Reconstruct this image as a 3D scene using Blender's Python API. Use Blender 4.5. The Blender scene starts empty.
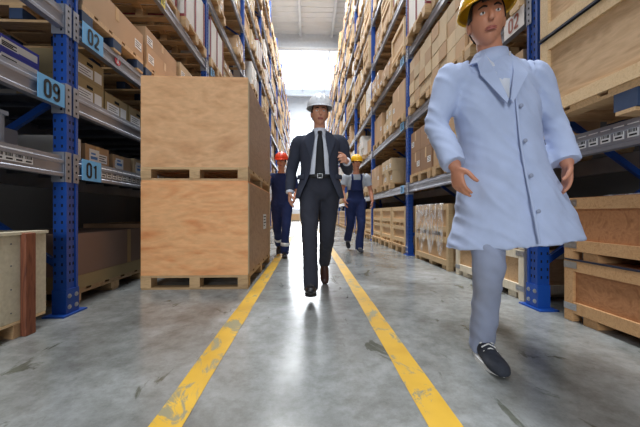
import bpy, bmesh, math, random
from mathutils import Vector, Matrix, noise

C = bpy.context.scene.collection
SC = bpy.context.scene
PI = math.pi

# ------------------------------------------------------------------ camera, sky, lights, exposure
cam_d = bpy.data.cameras.new('camera')
cam_d.sensor_width = 36.0
cam_d.lens = 300.0 / 640.0 * 36.0
cam_d.clip_start = 0.05
cam_d.clip_end = 200
cam = bpy.data.objects.new('camera', cam_d)
cam.location = (-0.01, 0, 0.75)
cam.rotation_euler = (PI / 2, 0, -math.atan(12 / 300))
C.objects.link(cam)
SC.camera = cam

w = bpy.data.worlds.new('world')
SC.world = w
w.use_nodes = True
bg = w.node_tree.nodes['Background']
bg.inputs[0].default_value = (0.72, 0.86, 1.0, 1)
bg.inputs[1].default_value = 0.20

SC.view_settings.view_transform = 'Standard'
SC.view_settings.look = 'None'
SC.view_settings.exposure = 0.2
SC.view_settings.gamma = 1.0
SC.view_settings.use_curve_mapping = False


def area(name, loc, size, power, rot=(0, 0, 0), col=(0.95, 0.98, 1.0)):
    d = bpy.data.lights.new(name, 'AREA')
    d.shape = 'RECTANGLE'
    d.size, d.size_y = size
    d.energy = power
    d.color = col
    o = bpy.data.objects.new(name, d)
    o.location = loc
    o.rotation_euler = rot
    C.objects.link(o)
    return o


# daylight through the roof lights over the aisle and through the glazed end wall
for yy, pw in ((-3.0, 300), (3.5, 780), (10.0, 860), (16.0, 820)):
    area('roof_daylight', (-0.5, yy, 13.4), (2.4, 4.5), pw)
area('roof_daylight', (0, 26.8, 13.3), (3.6, 7.0), 900)
area('end_daylight', (0, 33.3, 6.0), (5.6, 9.0), 720, (-PI / 2, 0, 0))
# unseen fill lamp added behind the camera to brighten the stack front
area('dock_daylight', (-1.15, -5.5, 2.4), (1.6, 2.4), 205, (PI / 2, 0, 0))

random.seed(11)
AX = 1.785          # rack front planes at x = -AX and +AX
Y0 = 2.27           # first upright beyond the camera
PITCH = 3.03
NB = 10


# ------------------------------------------------------------------ materials
def lin(c):
    def f(v):
        v /= 255.0
        return v / 12.92 if v <= 0.04045 else ((v + 0.055) / 1.055) ** 2.4
    return (f(c[0]), f(c[1]), f(c[2]), 1)


MATS = {}


def newmat(name):
    m = bpy.data.materials.new(name)
    m.use_nodes = True
    nt = m.node_tree
    return m, nt, nt.nodes['Principled BSDF']


def N(nt, t, **kw):
    n = nt.nodes.new(t)
    for k, v in kw.items():
        if hasattr(n, k) and not isinstance(v, (tuple, list)) or k in ('operation', 'blend_type'):
            setattr(n, k, v)
        else:
            n.inputs[k].default_value = v
    return n


def ramp(nt, fac, stops):
    r = nt.nodes.new('ShaderNodeValToRGB')
    el = r.color_ramp.elements
    while len(el) < len(stops):
        el.new(0.5)
    for e, (p, c) in zip(el, stops):
        e.position = p
        e.color = c
    nt.links.new(fac, r.inputs[0])
    return r.outputs[0]


def coords(nt, scale=(1, 1, 1), rnd=True):
    tc = nt.nodes.new('ShaderNodeTexCoord')
    src = tc.outputs['Object']
    if rnd:
        oi = nt.nodes.new('ShaderNodeObjectInfo')
        mul = N(nt, 'ShaderNodeMath', operation='MULTIPLY')
        mul.inputs[1].default_value = 37.0
        nt.links.new(oi.outputs['Random'], mul.inputs[0])
        ad = nt.nodes.new('ShaderNodeVectorMath')
        ad.operation = 'ADD'
        nt.links.new(src, ad.inputs[0])
        nt.links.new(mul.outputs[0], ad.inputs[1])
        src = ad.outputs[0]
    mp = nt.nodes.new('ShaderNodeMapping')
    mp.inputs['Scale'].default_value = scale
    nt.links.new(src, mp.inputs[0])
    return mp.outputs[0]


def vary(nt, col, amt):
    """per-object brightness variation"""
    oi = nt.nodes.new('ShaderNodeObjectInfo')
    mr = nt.nodes.new('ShaderNodeMapRange')
    mr.inputs['To Min'].default_value = 1 - amt
    mr.inputs['To Max'].default_value = 1 + amt
    nt.links.new(oi.outputs['Random'], mr.inputs[0])
    hs = nt.nodes.new('ShaderNodeHueSaturation')
    nt.links.new(mr.outputs[0], hs.inputs['Value'])
    nt.links.new(col, hs.inputs['Color'])
    return hs.outputs[0]


def bump(nt, bsdf, h, strength=0.2, dist=0.01):
    b = nt.nodes.new('ShaderNodeBump')
    b.inputs['Strength'].default_value = strength
    b.inputs['Distance'].default_value = dist
    nt.links.new(h, b.inputs['Height'])
    nt.links.new(b.outputs[0], bsdf.inputs['Normal'])


def plain(name, c, rough=0.6, metal=0.0, mottle=0.12, scale=6.0, var=0.0, spec=None):
    m, nt, b = newmat(name)
    n = N(nt, 'ShaderNodeTexNoise', Scale=scale, Detail=5.0)
    nt.links.new(coords(nt), n.inputs['Vector'])
    k = lin(c)
    lo = tuple(v * (1 - mottle) for v in k[:3]) + (1,)
    hi = tuple(min(1, v * (1 + mottle)) for v in k[:3]) + (1,)
    col = ramp(nt, n.outputs[0], [(0.3, lo), (0.7, hi)])
    if var:
        col = vary(nt, col, var)
    nt.links.new(col, b.inputs['Base Color'])
    b.inputs['Roughness'].default_value = rough
    b.inputs['Metallic'].default_value = metal
    if spec is not None:
        b.inputs['Specular IOR Level'].default_value = spec
    MATS[name] = m
    return m


def wood(name, c1, c2, scale=(1.2, 9, 9), rough=0.65, var=0.15, knots=0.0, wob=3.0):
    m, nt, b = newmat(name)
    v = coords(nt, scale)
    n = N(nt, 'ShaderNodeTexNoise', Scale=1.6, Detail=6.0, Distortion=wob)
    nt.links.new(v, n.inputs['Vector'])
    col = ramp(nt, n.outputs[0], [(0.25, lin(c1)), (0.5, lin(c2)), (0.75, lin(c1))])
    n2 = N(nt, 'ShaderNodeTexNoise', Scale=14.0, Detail=3.0)
    nt.links.new(v, n2.inputs['Vector'])
    mx = nt.nodes.new('ShaderNodeMix')
    mx.data_type = 'RGBA'
    mx.blend_type = 'MULTIPLY'
    mx.inputs[0].default_value = 0.3
    nt.links.new(col, mx.inputs[6])
    g = ramp(nt, n2.outputs[0], [(0.3, (0.6, 0.55, 0.5, 1)), (0.65, (1, 1, 1, 1))])
    nt.links.new(g, mx.inputs[7])
    col = mx.outputs[2]
    if knots:
        vo = N(nt, 'ShaderNodeTexVoronoi', Scale=3.0)
        nt.links.new(coords(nt, (1.0, 2.2, 2.2)), vo.inputs['Vector'])
        kk = ramp(nt, vo.outputs['Distance'], [(0.03, (0.28, 0.17, 0.1, 1)), (0.10, (1, 1, 1, 1))])
        mk = nt.nodes.new('ShaderNodeMix')
        mk.data_type = 'RGBA'
        mk.blend_type = 'MULTIPLY'
        mk.inputs[0].default_value = knots
        nt.links.new(col, mk.inputs[6])
        nt.links.new(kk, mk.inputs[7])
        col = mk.outputs[2]
    col = vary(nt, col, var)
    nt.links.new(col, b.inputs['Base Color'])
    b.inputs['Roughness'].default_value = rough
    bump(nt, b, n2.outputs[0], 0.15, 0.004)
    MATS[name] = m
    return m


def cloth(name, c, rough=0.85, weave=600.0, mottle=0.06):
    m, nt, b = newmat(name)
    v = coords(nt, rnd=False)
    n = N(nt, 'ShaderNodeTexNoise', Scale=9.0, Detail=4.0)
    nt.links.new(v, n.inputs['Vector'])
    k = lin(c)
    col = ramp(nt, n.outputs[0], [(0.3, tuple(x * (1 - mottle) for x in k[:3]) + (1,)), (0.7, tuple(min(1, x * (1 + mottle)) for x in k[:3]) + (1,))])
    nt.links.new(col, b.inputs['Base Color'])
    b.inputs['Roughness'].default_value = rough
    b.inputs['Specular IOR Level'].default_value = 0.25
    n2 = N(nt, 'ShaderNodeTexNoise', Scale=weave, Detail=1.0)
    nt.links.new(v, n2.inputs['Vector'])
    bump(nt, b, n2.outputs[0], 0.15, 0.001)
    MATS[name] = m
    return m


def emit(name, c, s):
    m, nt, b = newmat(name)
    b.inputs['Base Color'].default_value = (0.8, 0.85, 0.9, 1)
    b.inputs['Emission Color'].default_value = lin(c)
    b.inputs['Emission Strength'].default_value = s
    MATS[name] = m
    return m


plain('blue', (22, 72, 156), 0.38, mottle=0.10, scale=3, var=0.05)
plain('silver', (156, 159, 170), 0.42, 0.55, mottle=0.14, scale=4, var=0.05)
plain('hole', (10, 12, 18), 0.9, mottle=0)
plain('bolt_steel', (190, 192, 196), 0.3, 0.9, mottle=0.05)
plain('kraft', (184, 150, 114), 0.75, mottle=0.08, scale=3, var=0.14)
plain('kraft_dark', (158, 122, 92), 0.75, mottle=0.08, scale=3, var=0.12)
plain('kraft_pale', (202, 178, 142), 0.75, mottle=0.08, scale=3, var=0.12)
plain('khaki', (168, 147, 104), 0.75, mottle=0.06, scale=3, var=0.05)
plain('brown_carton', (150, 122, 106), 0.8, mottle=0.08, scale=2)
plain('white_carton', (222, 218, 212), 0.65, mottle=0.06, scale=3, var=0.06)
plain('burgundy', (128, 40, 46), 0.65, mottle=0.08, var=0.1)
plain('purple_carton', (62, 66, 160), 0.6, mottle=0.06)
plain('grey_plastic', (150, 160, 176), 0.5, mottle=0.05)
plain('grey_carton', (172, 172, 176), 0.7, mottle=0.05)
plain('tape', (205, 170, 120), 0.3, mottle=0.05)
plain('paper', (236, 236, 236), 0.6, mottle=0.02)
plain('ink', (22, 22, 26), 0.7, mottle=0)
plain('ink_red', (180, 40, 40), 0.6, mottle=0)
plain('ink_blue', (70, 130, 200), 0.6, mottle=0)
plain('sign_blue', (112, 184, 236), 0.5, mottle=0.03)
plain('sign_white', (214, 206, 200), 0.5, mottle=0.03)
plain('sign_brown', (150, 70, 46), 0.6, mottle=0)
plain('sticker_yellow', (226, 206, 40), 0.5, mottle=0.03)
plain('sticker_red', (196, 34, 52), 0.5, mottle=0.03)
plain('steel_dark', (96, 100, 110), 0.5, 0.4, mottle=0.1)
plain('strap', (40, 44, 60), 0.45, mottle=0.05)
plain('pallet_blue', (44, 62, 92), 0.7, mottle=0.25, scale=8)
wood('pallet_wood', (176, 140, 98), (204, 170, 126), var=0.2)
wood('crate_wood', (190, 148, 104), (216, 178, 134), var=0.14, knots=0.25)
wood('crate_frame', (206, 172, 126), (224, 194, 150), var=0.1)
wood('crate_red', (158, 104, 64), (188, 132, 88), (1.2, 5, 5), var=0.05, knots=0.35)
wood('red_frame', (186, 138, 90), (208, 164, 116), var=0.05)
wood('cream_wood', (206, 196, 166), (218, 208, 182), (3, 3, 3), var=0.03, knots=0.25)
wood('post_brown', (96, 50, 34), (140, 82, 56), (8, 8, 1), var=0.03)
wood('stack_ply', (230, 148, 88), (250, 190, 132), (0.9, 0.7, 3.0), 0.6, 0.02, wob=1.6)
wood('stack_ply_top', (208, 148, 98), (238, 188, 138), (0.9, 0.7, 2.4), 0.6, 0.02, wob=1.6)
wood('stack_side', (170, 132, 100), (190, 152, 118), (2, 1.0, 2.5), 0.65, 0.02)
wood('plywood_big', (190, 154, 114), (214, 180, 140), (1.5, 1.0, 5), 0.7, 0.04, knots=0.4)
wood('pale_post', (226, 212, 184), (236, 224, 200), (8, 8, 1), var=0.03)
plain('ceiling', (236, 241, 247), 0.95, mottle=0.04, scale=1.0, spec=0.1)
plain('roof_steel', (214, 221, 230), 0.5, mottle=0.04)
plain('wall_grey', (110, 108, 106), 0.85, mottle=0.1, scale=1)
plain('wall_white', (226, 232, 238), 0.7, mottle=0.04, scale=0.6)
emit('skylight', (236, 245, 255), 1.25)
emit('end_glass', (232, 243, 255), 1.05)
cloth('suit_cloth', (58, 62, 76))
cloth('suit_trouser', (50, 52, 62))
cloth('shirt_white', (226, 230, 242), 0.8)
cloth('tie_black', (30, 31, 36), 0.6)
cloth('coat_cloth', (182, 195, 226), 0.85)
cloth('grey_trouser', (152, 160, 184))
cloth('navy_cloth', (34, 46, 88))
cloth('tee_grey', (178, 186, 196))
plain('reflective', (215, 220, 225), 0.35, 0.1, mottle=0.03)
plain('leather_black', (28, 27, 30), 0.35, mottle=0.1)
plain('leather_brown', (74, 44, 34), 0.35, mottle=0.1)
plain('canvas_dark', (48, 52, 62), 0.8, mottle=0.2, scale=40)
plain('rubber_white', (226, 226, 224), 0.6, mottle=0.03)
plain('rubber_black', (24, 24, 26), 0.7, mottle=0.05)
plain('skin', (204, 146, 118), 0.5, mottle=0.05, scale=12)
plain('skin_red', (198, 136, 108), 0.5, mottle=0.05, scale=12)
plain('lip', (170, 98, 88), 0.5, mottle=0.03)
plain('hair_dark', (44, 32, 26), 0.7, mottle=0.3, scale=60)
plain('eye_white', (232, 230, 226), 0.3, mottle=0)
plain('eye_dark', (40, 28, 22), 0.2, mottle=0)
plain('hat_white', (236, 238, 242), 0.3, mottle=0.02)
plain('hat_orange', (232, 70, 36), 0.3, mottle=0.03)
plain('hat_yellow', (244, 186, 20), 0.3, mottle=0.03)


def floor_mat():
    m, nt, b = newmat('concrete')
    v = coords(nt, rnd=False)
    n1 = N(nt, 'ShaderNodeTexNoise', Scale=0.9, Detail=9.0, Roughness=0.62, Distortion=0.6)
    nt.links.new(v, n1.inputs['Vector'])
    col = ramp(nt, n1.outputs[0], [(0.30, lin((98, 98, 94))), (0.5, lin((142, 145, 144))), (0.70, lin((178, 182, 183)))])
    n2 = N(nt, 'ShaderNodeTexNoise', Scale=9.0, Detail=12.0, Roughness=0.8)
    nt.links.new(v, n2.inputs['Vector'])
    g = ramp(nt, n2.outputs[0], [(0.36, (0.50, 0.49, 0.45, 1)), (0.58, (1, 1, 1, 1))])
    mx = nt.nodes.new('ShaderNodeMix')
    mx.data_type = 'RGBA'
    mx.blend_type = 'MULTIPLY'
    mx.inputs[0].default_value = 0.7
    nt.links.new(col, mx.inputs[6])
    nt.links.new(g, mx.inputs[7])
    # sparse dark scuffs
    n3 = N(nt, 'ShaderNodeTexNoise', Scale=1.0, Detail=7.0, Roughness=0.6, Distortion=0.8)
    nt.links.new(coords(nt, (5.5, 2.2, 1), False), n3.inputs['Vector'])
    s = ramp(nt, n3.outputs[0], [(0.335, (0.38, 0.39, 0.30, 1)), (0.37, (1, 1, 1, 1))])
    m2 = nt.nodes.new('ShaderNodeMix')
    m2.data_type = 'RGBA'
    m2.blend_type = 'MULTIPLY'
    m2.inputs[0].default_value = 0.85
    nt.links.new(mx.outputs[2], m2.inputs[6])
    nt.links.new(s, m2.inputs[7])
    nt.links.new(m2.outputs[2], b.inputs['Base Color'])
    mr = nt.nodes.new('ShaderNodeMapRange')
    mr.inputs['To Min'].default_value = 0.10
    mr.inputs['To Max'].default_value = 0.34
    nt.links.new(n1.outputs[0], mr.inputs[0])
    nt.links.new(mr.outputs[0], b.inputs['Roughness'])
    b.inputs['Specular IOR Level'].default_value = 0.6
    bump(nt, b, n2.outputs[0], 0.10, 0.004)
    MATS['concrete'] = m
    # worn yellow paint: scuffed through to the concrete in patches
    m, nt, b = newmat('line_paint')
    n = N(nt, 'ShaderNodeTexNoise', Scale=1.0, Detail=12.0, Roughness=0.75, Distortion=0.9)
    nt.links.new(coords(nt, (7, 4.5, 1), False), n.inputs['Vector'])
    nn = N(nt, 'ShaderNodeTexNoise', Scale=3.0, Detail=5.0)
    nt.links.new(coords(nt, (1, 1, 1), False), nn.inputs['Vector'])
    yel = ramp(nt, nn.outputs[0], [(0.3, lin((188, 144, 32))), (0.7, lin((216, 172, 48)))])
    msk = ramp(nt, n.outputs[0], [(0.41, (0, 0, 0, 1)), (0.46, (1, 1, 1, 1))])
    mx = nt.nodes.new('ShaderNodeMix')
    mx.data_type = 'RGBA'
    nt.links.new(msk, mx.inputs[0])
    mx.inputs[6].default_value = lin((140, 134, 104))
    nt.links.new(yel, mx.inputs[7])
    nt.links.new(mx.outputs[2], b.inputs['Base Color'])
    b.inputs['Roughness'].default_value = 0.42
    MATS['line_paint'] = m


floor_mat()


def film_mat():
    m, nt, b = newmat('film')
    b.inputs['Base Color'].default_value = (0.95, 0.96, 0.97, 1)
    b.inputs['Roughness'].default_value = 0.22
    n = N(nt, 'ShaderNodeTexNoise', Scale=1.0, Detail=4.0, Distortion=2.0)
    nt.links.new(coords(nt, (3, 9, 3), False), n.inputs['Vector'])
    a = ramp(nt, n.outputs[0], [(0.42, (0.10, 0.10, 0.10, 1)), (0.62, (0.55, 0.55, 0.55, 1))])
    nt.links.new(a, b.inputs['Alpha'])
    bump(nt, b, n.outputs[0], 0.8, 0.03)
    MATS['film'] = m


film_mat()


# ------------------------------------------------------------------ mesh helpers
class MB:
    def __init__(s):
        s.v, s.f, s.m = [], [], []

    def box(s, lo, hi, m=0):
        i = len(s.v)
        x0, y0, z0 = lo
        x1, y1, z1 = hi
        s.v += [(x0, y0, z0), (x1, y0, z0), (x1, y1, z0), (x0, y1, z0), (x0, y0, z1), (x1, y0, z1), (x1, y1, z1), (x0, y1, z1)]
        for q in ((0, 3, 2, 1), (4, 5, 6, 7), (0, 1, 5, 4), (1, 2, 6, 5), (2, 3, 7, 6), (3, 0, 4, 7)):
            s.f.append([i + k for k in q])
            s.m.append(m)
        return s

    def bar(s, a, b, wd, th, m=0):
        """a straight bar of section wd x th from a to b"""
        a, b = Vector(a), Vector(b)
        t = (b - a).normalized()
        r = Vector((0, 0, 1)) if abs(t.z) < 0.9 else Vector((1, 0, 0))
        u = t.cross(r).normalized()
        v = u.cross(t)
        i = len(s.v)
        for p in (a, b):
            for q in ((-1, -1), (1, -1), (1, 1), (-1, 1)):
                s.v.append(tuple(p + u * q[0] * wd / 2 + v * q[1] * th / 2))
        for q in ((0, 3, 2, 1), (4, 5, 6, 7), (0, 1, 5, 4), (1, 2, 6, 5), (2, 3, 7, 6), (3, 0, 4, 7)):
            s.f.append([i + k for k in q])
            s.m.append(m)
        return s

    def prism(s, prof, y0, y1, m=0):
        """profile (x, z) extruded along y"""
        i, n = len(s.v), len(prof)
        s.v += [(x, y0, z) for x, z in prof] + [(x, y1, z) for x, z in prof]
        for k in range(n):
            s.f.append([i + k, i + (k + 1) % n, i + n + (k + 1) % n, i + n + k])
            s.m.append(m)
        s.f.append([i + k for k in range(n)][::-1])
        s.f.append([i + n + k for k in range(n)])
        s.m += [m, m]
        return s

    def cyl(s, c, ax, r, h, n=12, m=0):
        ax = Vector(ax).normalized()
        rr = Vector((0, 0, 1)) if abs(ax.z) < 0.9 else Vector((1, 0, 0))
        u = ax.cross(rr).normalized()
        v = ax.cross(u)
        c = Vector(c)
        i = len(s.v)
        for q in (0, 1):
            for k in range(n):
                a = 2 * PI * k / n
                s.v.append(tuple(c + ax * h * q + (u * math.cos(a) + v * math.sin(a)) * r))
        for k in range(n):
            s.f.append([i + k, i + (k + 1) % n, i + n + (k + 1) % n, i + n + k])
            s.m.append(m)
        s.f.append([i + k for k in range(n)][::-1])
        s.f.append([i + n + k for k in range(n)])
        s.m += [m, m]
        return s

    def mesh(s, name, mats):
        me = bpy.data.meshes.new(name)
        me.from_pydata(s.v, [], s.f)
        for k in mats:
            me.materials.append(MATS[k])
        me.polygons.foreach_set('material_index', s.m)
        bm = bmesh.new()
        bm.from_mesh(me)
        bmesh.ops.recalc_face_normals(bm, faces=bm.faces)
        bm.to_mesh(me)
        bm.free()
        me.update()
        return me


def link(name, data, parent=None, loc=(0, 0, 0)):
    o = bpy.data.objects.new(name, data)
    C.objects.link(o)
    o.location = loc
    if parent is not None:
        o.parent = parent
    return o


def bevel(o, wd=0.004, seg=2):
    b = o.modifiers.new('bevel', 'BEVEL')
    b.width = wd
    b.segments = seg
    b.limit_method = 'ANGLE'
    return o


USED = {}


def tag(o, label, cat, group=None, kind=None):
    n = len(label.replace(',', ' ').split())
    assert 4 <= n <= 16, (n, label)
    k = label.lower()
    if k in USED and group is None:
        raise ValueError('same label ' + label)
    USED[k] = USED.get(k, 0) + 1
    o['label'] = label
    o['category'] = cat
    if group:
        o['group'] = group
    if kind:
        o['kind'] = kind
    return o


def struct(name, mb, mats):
    o = link(name, mb.mesh(name, mats))
    o['kind'] = 'structure'
    return o


def copy_tree(o, parent=None):
    c = o.copy()
    C.objects.link(c)
    if parent is not None:
        c.parent = parent
    for ch in list(o.children):
        copy_tree(ch, c)
    return c


ORD = ['ground', 'first', 'second', 'third', 'fourth', 'fifth', 'sixth', 'seventh', 'eighth', 'ninth', 'tenth', 'eleventh', 'twelfth']


def arc(cx, cy, rx, ry, a0, a1, n=14):
    return [(cx + rx * math.cos(math.radians(a0 + (a1 - a0) * k / n)), cy + ry * math.sin(math.radians(a0 + (a1 - a0) * k / n))) for k in range(n + 1)]


GLYPH = {   # strokes in a box 0.5 wide, 1 high, centred
    '0': [arc(0, .23, .17, .20, 0, 180) + arc(0, -.23, .17, .20, 180, 360) + [(.17, .23)]],
    '1': [[(-.13, .22), (.03, .40), (.03, -.46)]],
    '2': [arc(0, .23, .17, .20, 170, -20) + [(.10, -.02), (-.17, -.40)], [(-.20, -.41), (.20, -.41)]],
    '3': [arc(-.01, .22, .17, .19, 160, -90), arc(-.01, -.20, .18, .22, 90, -160)],
    '9': [arc(0, .20, .17, .22, 0, 360), [(.17, .24), (.17, -.20)] + arc(0, -.22, .17, .21, 0, -160)],
    'A': [[(-.22, -.46), (0, .42), (.22, -.46)], [(-.14, -.16), (.14, -.16)]],
}


def text_mesh(s, size, mat, depth=0.0012, wd=.165):
    """bold condensed characters drawn as flat strokes"""
    mb = MB()
    for q, ch in enumerate(s):
        ox = (q - (len(s) - 1) / 2) * .56
        for st in GLYPH[ch]:
            P = [Vector((x + ox, y)) for x, y in st]
            L = []
            for k, pt in enumerate(P):
                t = (P[min(k + 1, len(P) - 1)] - P[max(k - 1, 0)]).normalized()
                L.append((pt, Vector((-t.y, t.x)) * wd / 2))
            i = len(mb.v)
            for pt, nn in L:
                for e in (pt + nn, pt - nn):
                    mb.v.append((e.x * size, e.y * size, depth))
            for k in range(len(L) - 1):
                a = i + 2 * k
                mb.f.append([a, a + 1, a + 3, a + 2])
                mb.m.append(0)
    return mb.mesh('text', [mat])


# ------------------------------------------------------------------ room shell
END = 33.6
struct('floor', MB().box((-9, -9, -0.2), (9, END + 0.3, 0)), ['concrete'])
RZF = 13.8
mb = MB()
mb.box((-9, -4, RZF), (9, 22.0, RZF + .15))
for k in range(36):       # ribs of the roof sheet run across the aisle
    y = 4.0 + .5 * k
    mb.box((-9, y - .05, RZF - .03), (9, y + .05, RZF))
mb.box((-9, 31.8, RZF - .05), (9, END + 0.3, RZF + .1))
struct('ceiling', mb, ['ceiling'])
for i, x in enumerate((-5.0, -2.80, -0.55, 1.70, 3.95)):
    z1, z0 = RZF - .03, RZF - .27
    struct('trim_%d' % (i + 1), MB().prism([(x - .08, z1), (x + .08, z1), (x + .08, z1 - .02), (x + .012, z1 - .02), (x + .012, z0 + .02), (x + .08, z0 + .02), (x + .08, z0), (x - .08, z0), (x - .08, z0 + .02), (x - .012, z0 + .02), (x - .012, z1 - .02), (x - .08, z1 - .02)], 4, 21.8), ['roof_steel'])
struct('trim_6', MB().box((-9, 21.85, 12.85), (9, 22.1, RZF)).box((-9, 21.75, 12.78), (9, 22.2, 12.85)), ['roof_steel'])
struct('trim_7', MB().box((-9, 31.6, 13.3), (9, 31.8, RZF)).box((-9, 31.52, 13.24), (9, 31.88, 13.3)), ['roof_steel'])
# roof light of corrugated translucent sheet, with its glazing bars
o = struct('window_1', MB().box((-9, 22.1, RZF), (9, 31.6, RZF + .05)), ['skylight'])
for x in (-2.80, -0.55, 1.70, 3.95):
    f = link('window_frame', MB().box((x - .05, 22.2, RZF - .2), (x + .05, 31.55, RZF - .01)).mesh('window_frame', ['roof_steel']), o)
    f['kind'] = 'structure'
# glazed end wall
mb = MB()
mb.box((-9, END, 0), (9, END + .3, 1.15)).box((-9, END, 11.3), (9, END + .3, 13.8)).box((-9, END, 1.15), (-3.2, END + .3, 11.3)).box((3.2, END, 1.15), (9, END + .3, 11.3))
struct('wall_back', mb, ['wall_white'])
win = struct('window_2', MB().box((-3.2, END + .12, 1.15), (3.2, END + .16, 11.3)), ['end_glass'])
mb = MB()
for k in range(5):
    x = -3.2 + 1.6 * k
    mb.box((x - .04, END + .02, 1.15), (x + .04, END + .11, 11.3))
for z in (1.2, 3.6, 6.1, 8.6, 11.25):
    mb.box((-3.2, END + .03, z - .05), (3.2, END + .11, z + .05))
f = link('window_frame', mb.mesh('window_frame', ['wall_white']), win)
f['kind'] = 'structure'
for side, s in (('left', -1), ('right', 1)):
    x0, x1 = sorted((s * 3.25, s * 3.4))
    struct('wall_' + side, MB().box((x0, -4, 0), (x1, END + .3, 13.8)), ['wall_grey'])  # added dark backing behind each rack, standing in for the unlit depth

# yellow lane lines, painted
for side, x, x2 in (('left', -0.512, -0.512), ('right', 0.474, 0.474)):
    rnd = random.Random(5 if side == 'left' else 6)
    me = bpy.data.meshes.new('lane_line')
    vs, fs = [], []
    for k in range(0, 141):
        y = 0.3 + k * 0.21
        j = lambda: rnd.uniform(-.0025, .0025)
        vs += [(x - .06 + j(), y, .0022), (x + .06 + j(), y, .0022)]
        if k:
            a = 2 * k
            fs.append((a - 2, a - 1, a + 1, a))
    me.from_pydata(vs, [], fs)
    me.materials.append(MATS['line_paint'])
    o = link('floor_marking', me)
    o['kind'] = 'structure'


# ------------------------------------------------------------------ racking
LZ_NEAR = [1.17, 1.67, 2.25, 3.42, 4.66, 5.90, 7.12, 8.34, 9.56]
LZ_FAR = [1.17, 2.25, 3.42, 4.66, 5.90, 7.12, 8.34, 9.56]
RZ = [1.28, 2.47, 3.70, 4.93, 6.16, 7.39, 8.62, 9.85]
DEPTH = 1.05
PW, PD = 0.11, 0.088         # post: along y, along x
TOP = 10.9


def levels(side, bay):
    if side == 'right':
        return RZ if bay else RZ[:1] + [3.1] + RZ[3:]
    return LZ_NEAR if bay < 2 else LZ_FAR


def post_mesh(nholes, s):
    mb = MB()
    # folded profile with a shallow channel down the face
    x0, x1 = sorted((0, s * PD))
    mb.box((x0, 0, 0.02), (x1, PW, TOP))
    xf = 0
    for yy in (0.0, PW - 0.022):   # folded ribs either side of the channel
        a, b = sorted((0, -s * 0.008))
        mb.box((a, yy, 0.02), (b, yy + 0.022, TOP))
    k = 0
    z = 0.24
    while k < nholes and z < TOP - 0.1:
        a, b = sorted((0.0, -s * 0.0012))
        for yy in (0.034, 0.066):
            mb.box((a, yy, z), (b, yy + 0.012, z + 0.022), 1)
        a, b = sorted((s * 0.018, s * 0.03))
        mb.box((a, -0.0012, z), (b, 0, z + 0.022), 1)
        a, b = sorted((s * 0.068, s * 0.080))
        mb.box((a, -0.0012, z), (b, 0, z + 0.022), 1)
        z += 0.062
        k += 1
    return mb.mesh('upright_post', ['blue', 'hole'])


def upright_frame(side, s, k, cache={}):
    y = Y0 + PITCH * k
    root = link('rack_upright_frame', None, None, (s * AX, y, 0))
    nh = 95 if k == 0 else (70 if k == 1 else (45 if k == 2 else 0))
    key = (s, nh)
    if key not in cache:
        cache[key] = post_mesh(nh, s)
    pm = cache[key]
    if (s, 0) not in cache:
        cache[(s, 0)] = post_mesh(0, s)
    link('upright_post', pm, root)
    link('upright_post', cache[(s, 0)], root, (s * (DEPTH - PD), 0, 0))
    if ('plate', s) not in cache:
        mb = MB()
        x0, x1 = sorted((-s * 0.035, s * (PD + .03)))
        mb.box((x0, -.06, 0), (x1, PW + .06, .012))
        x0, x1 = sorted((-s * 0.011, s * (PD + .004)))
        mb.box((x0, -.006, .012), (x1, PW + .006, .19))
        cache[('plate', s)] = mb.mesh('foot_plate', ['blue'])
        mb = MB()
        mb.cyl((0, 0, 0), (-s, 0, 0), .011, .01, 6).cyl((0, 0, 0), (-s, 0, 0), .017, .003, 12)
        cache[('bolt', s)] = mb.mesh('bolt', ['bolt_steel'])
        mb = MB()
        mb.cyl((0, 0, 0), (0, -1, 0), .011, .01, 6).cyl((0, 0, 0), (0, -1, 0), .017, .003, 12)
        cache[('boltn', s)] = mb.mesh('bolt', ['bolt_steel'])
    for q in range(2):
        p = link('foot_plate', cache[('plate', s)], root, (s * (DEPTH - PD) * q, 0, 0))
        if k <= 2 and q == 0:
            for dy in (.022, .088):
                for dz in (.06, .14):
                    link('bolt', cache[('bolt', s)], p, (-s * .011, dy, dz))
    z, up = 0.35, True
    while z < TOP - 0.9:
        a = (s * (PD - .01), PW / 2, z if up else z + .62)
        b = (s * (DEPTH - PD + .01), PW / 2, z + .62 if up else z)
        key = ('brace', s, up)
        if key not in cache:
            a0 = (a[0], a[1], a[2] - z)
            b0 = (b[0], b[1], b[2] - z)
            cache[key] = MB().bar(a0, b0, .03, .045).mesh('brace', ['blue'])
        link('brace', cache[key], root, (0, 0, z))
        z += .66
        up = not up
    if k == 0:
        lb = 'blue perforated upright frame between the 09 and 01 signs' if side == 'left' else 'blue perforated upright frame just behind the man in the pale coat'
    elif k < 0:
        lb = 'blue upright frame of the %s rack beside the camera' % side
    else:
        lb = 'blue upright frame of the %s rack, %s one along the aisle from the signs' % (side, ORD[k])
    tag(root, lb, 'rack frame', 'blue rack upright frames')


def rail_prof(s, h=.15, t=.05):
    # stepped box rail; x = 0 is the face plane, +s is into the rack
    P = [(0, -h), (0, -h + .022), (.008, -h + .030), (.008, -.062), (0, -.054), (0, -.034), (.012, -.026), (.012, 0), (t, 0), (t, -h)]
    return [(s * x, z) for x, z in P]


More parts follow.
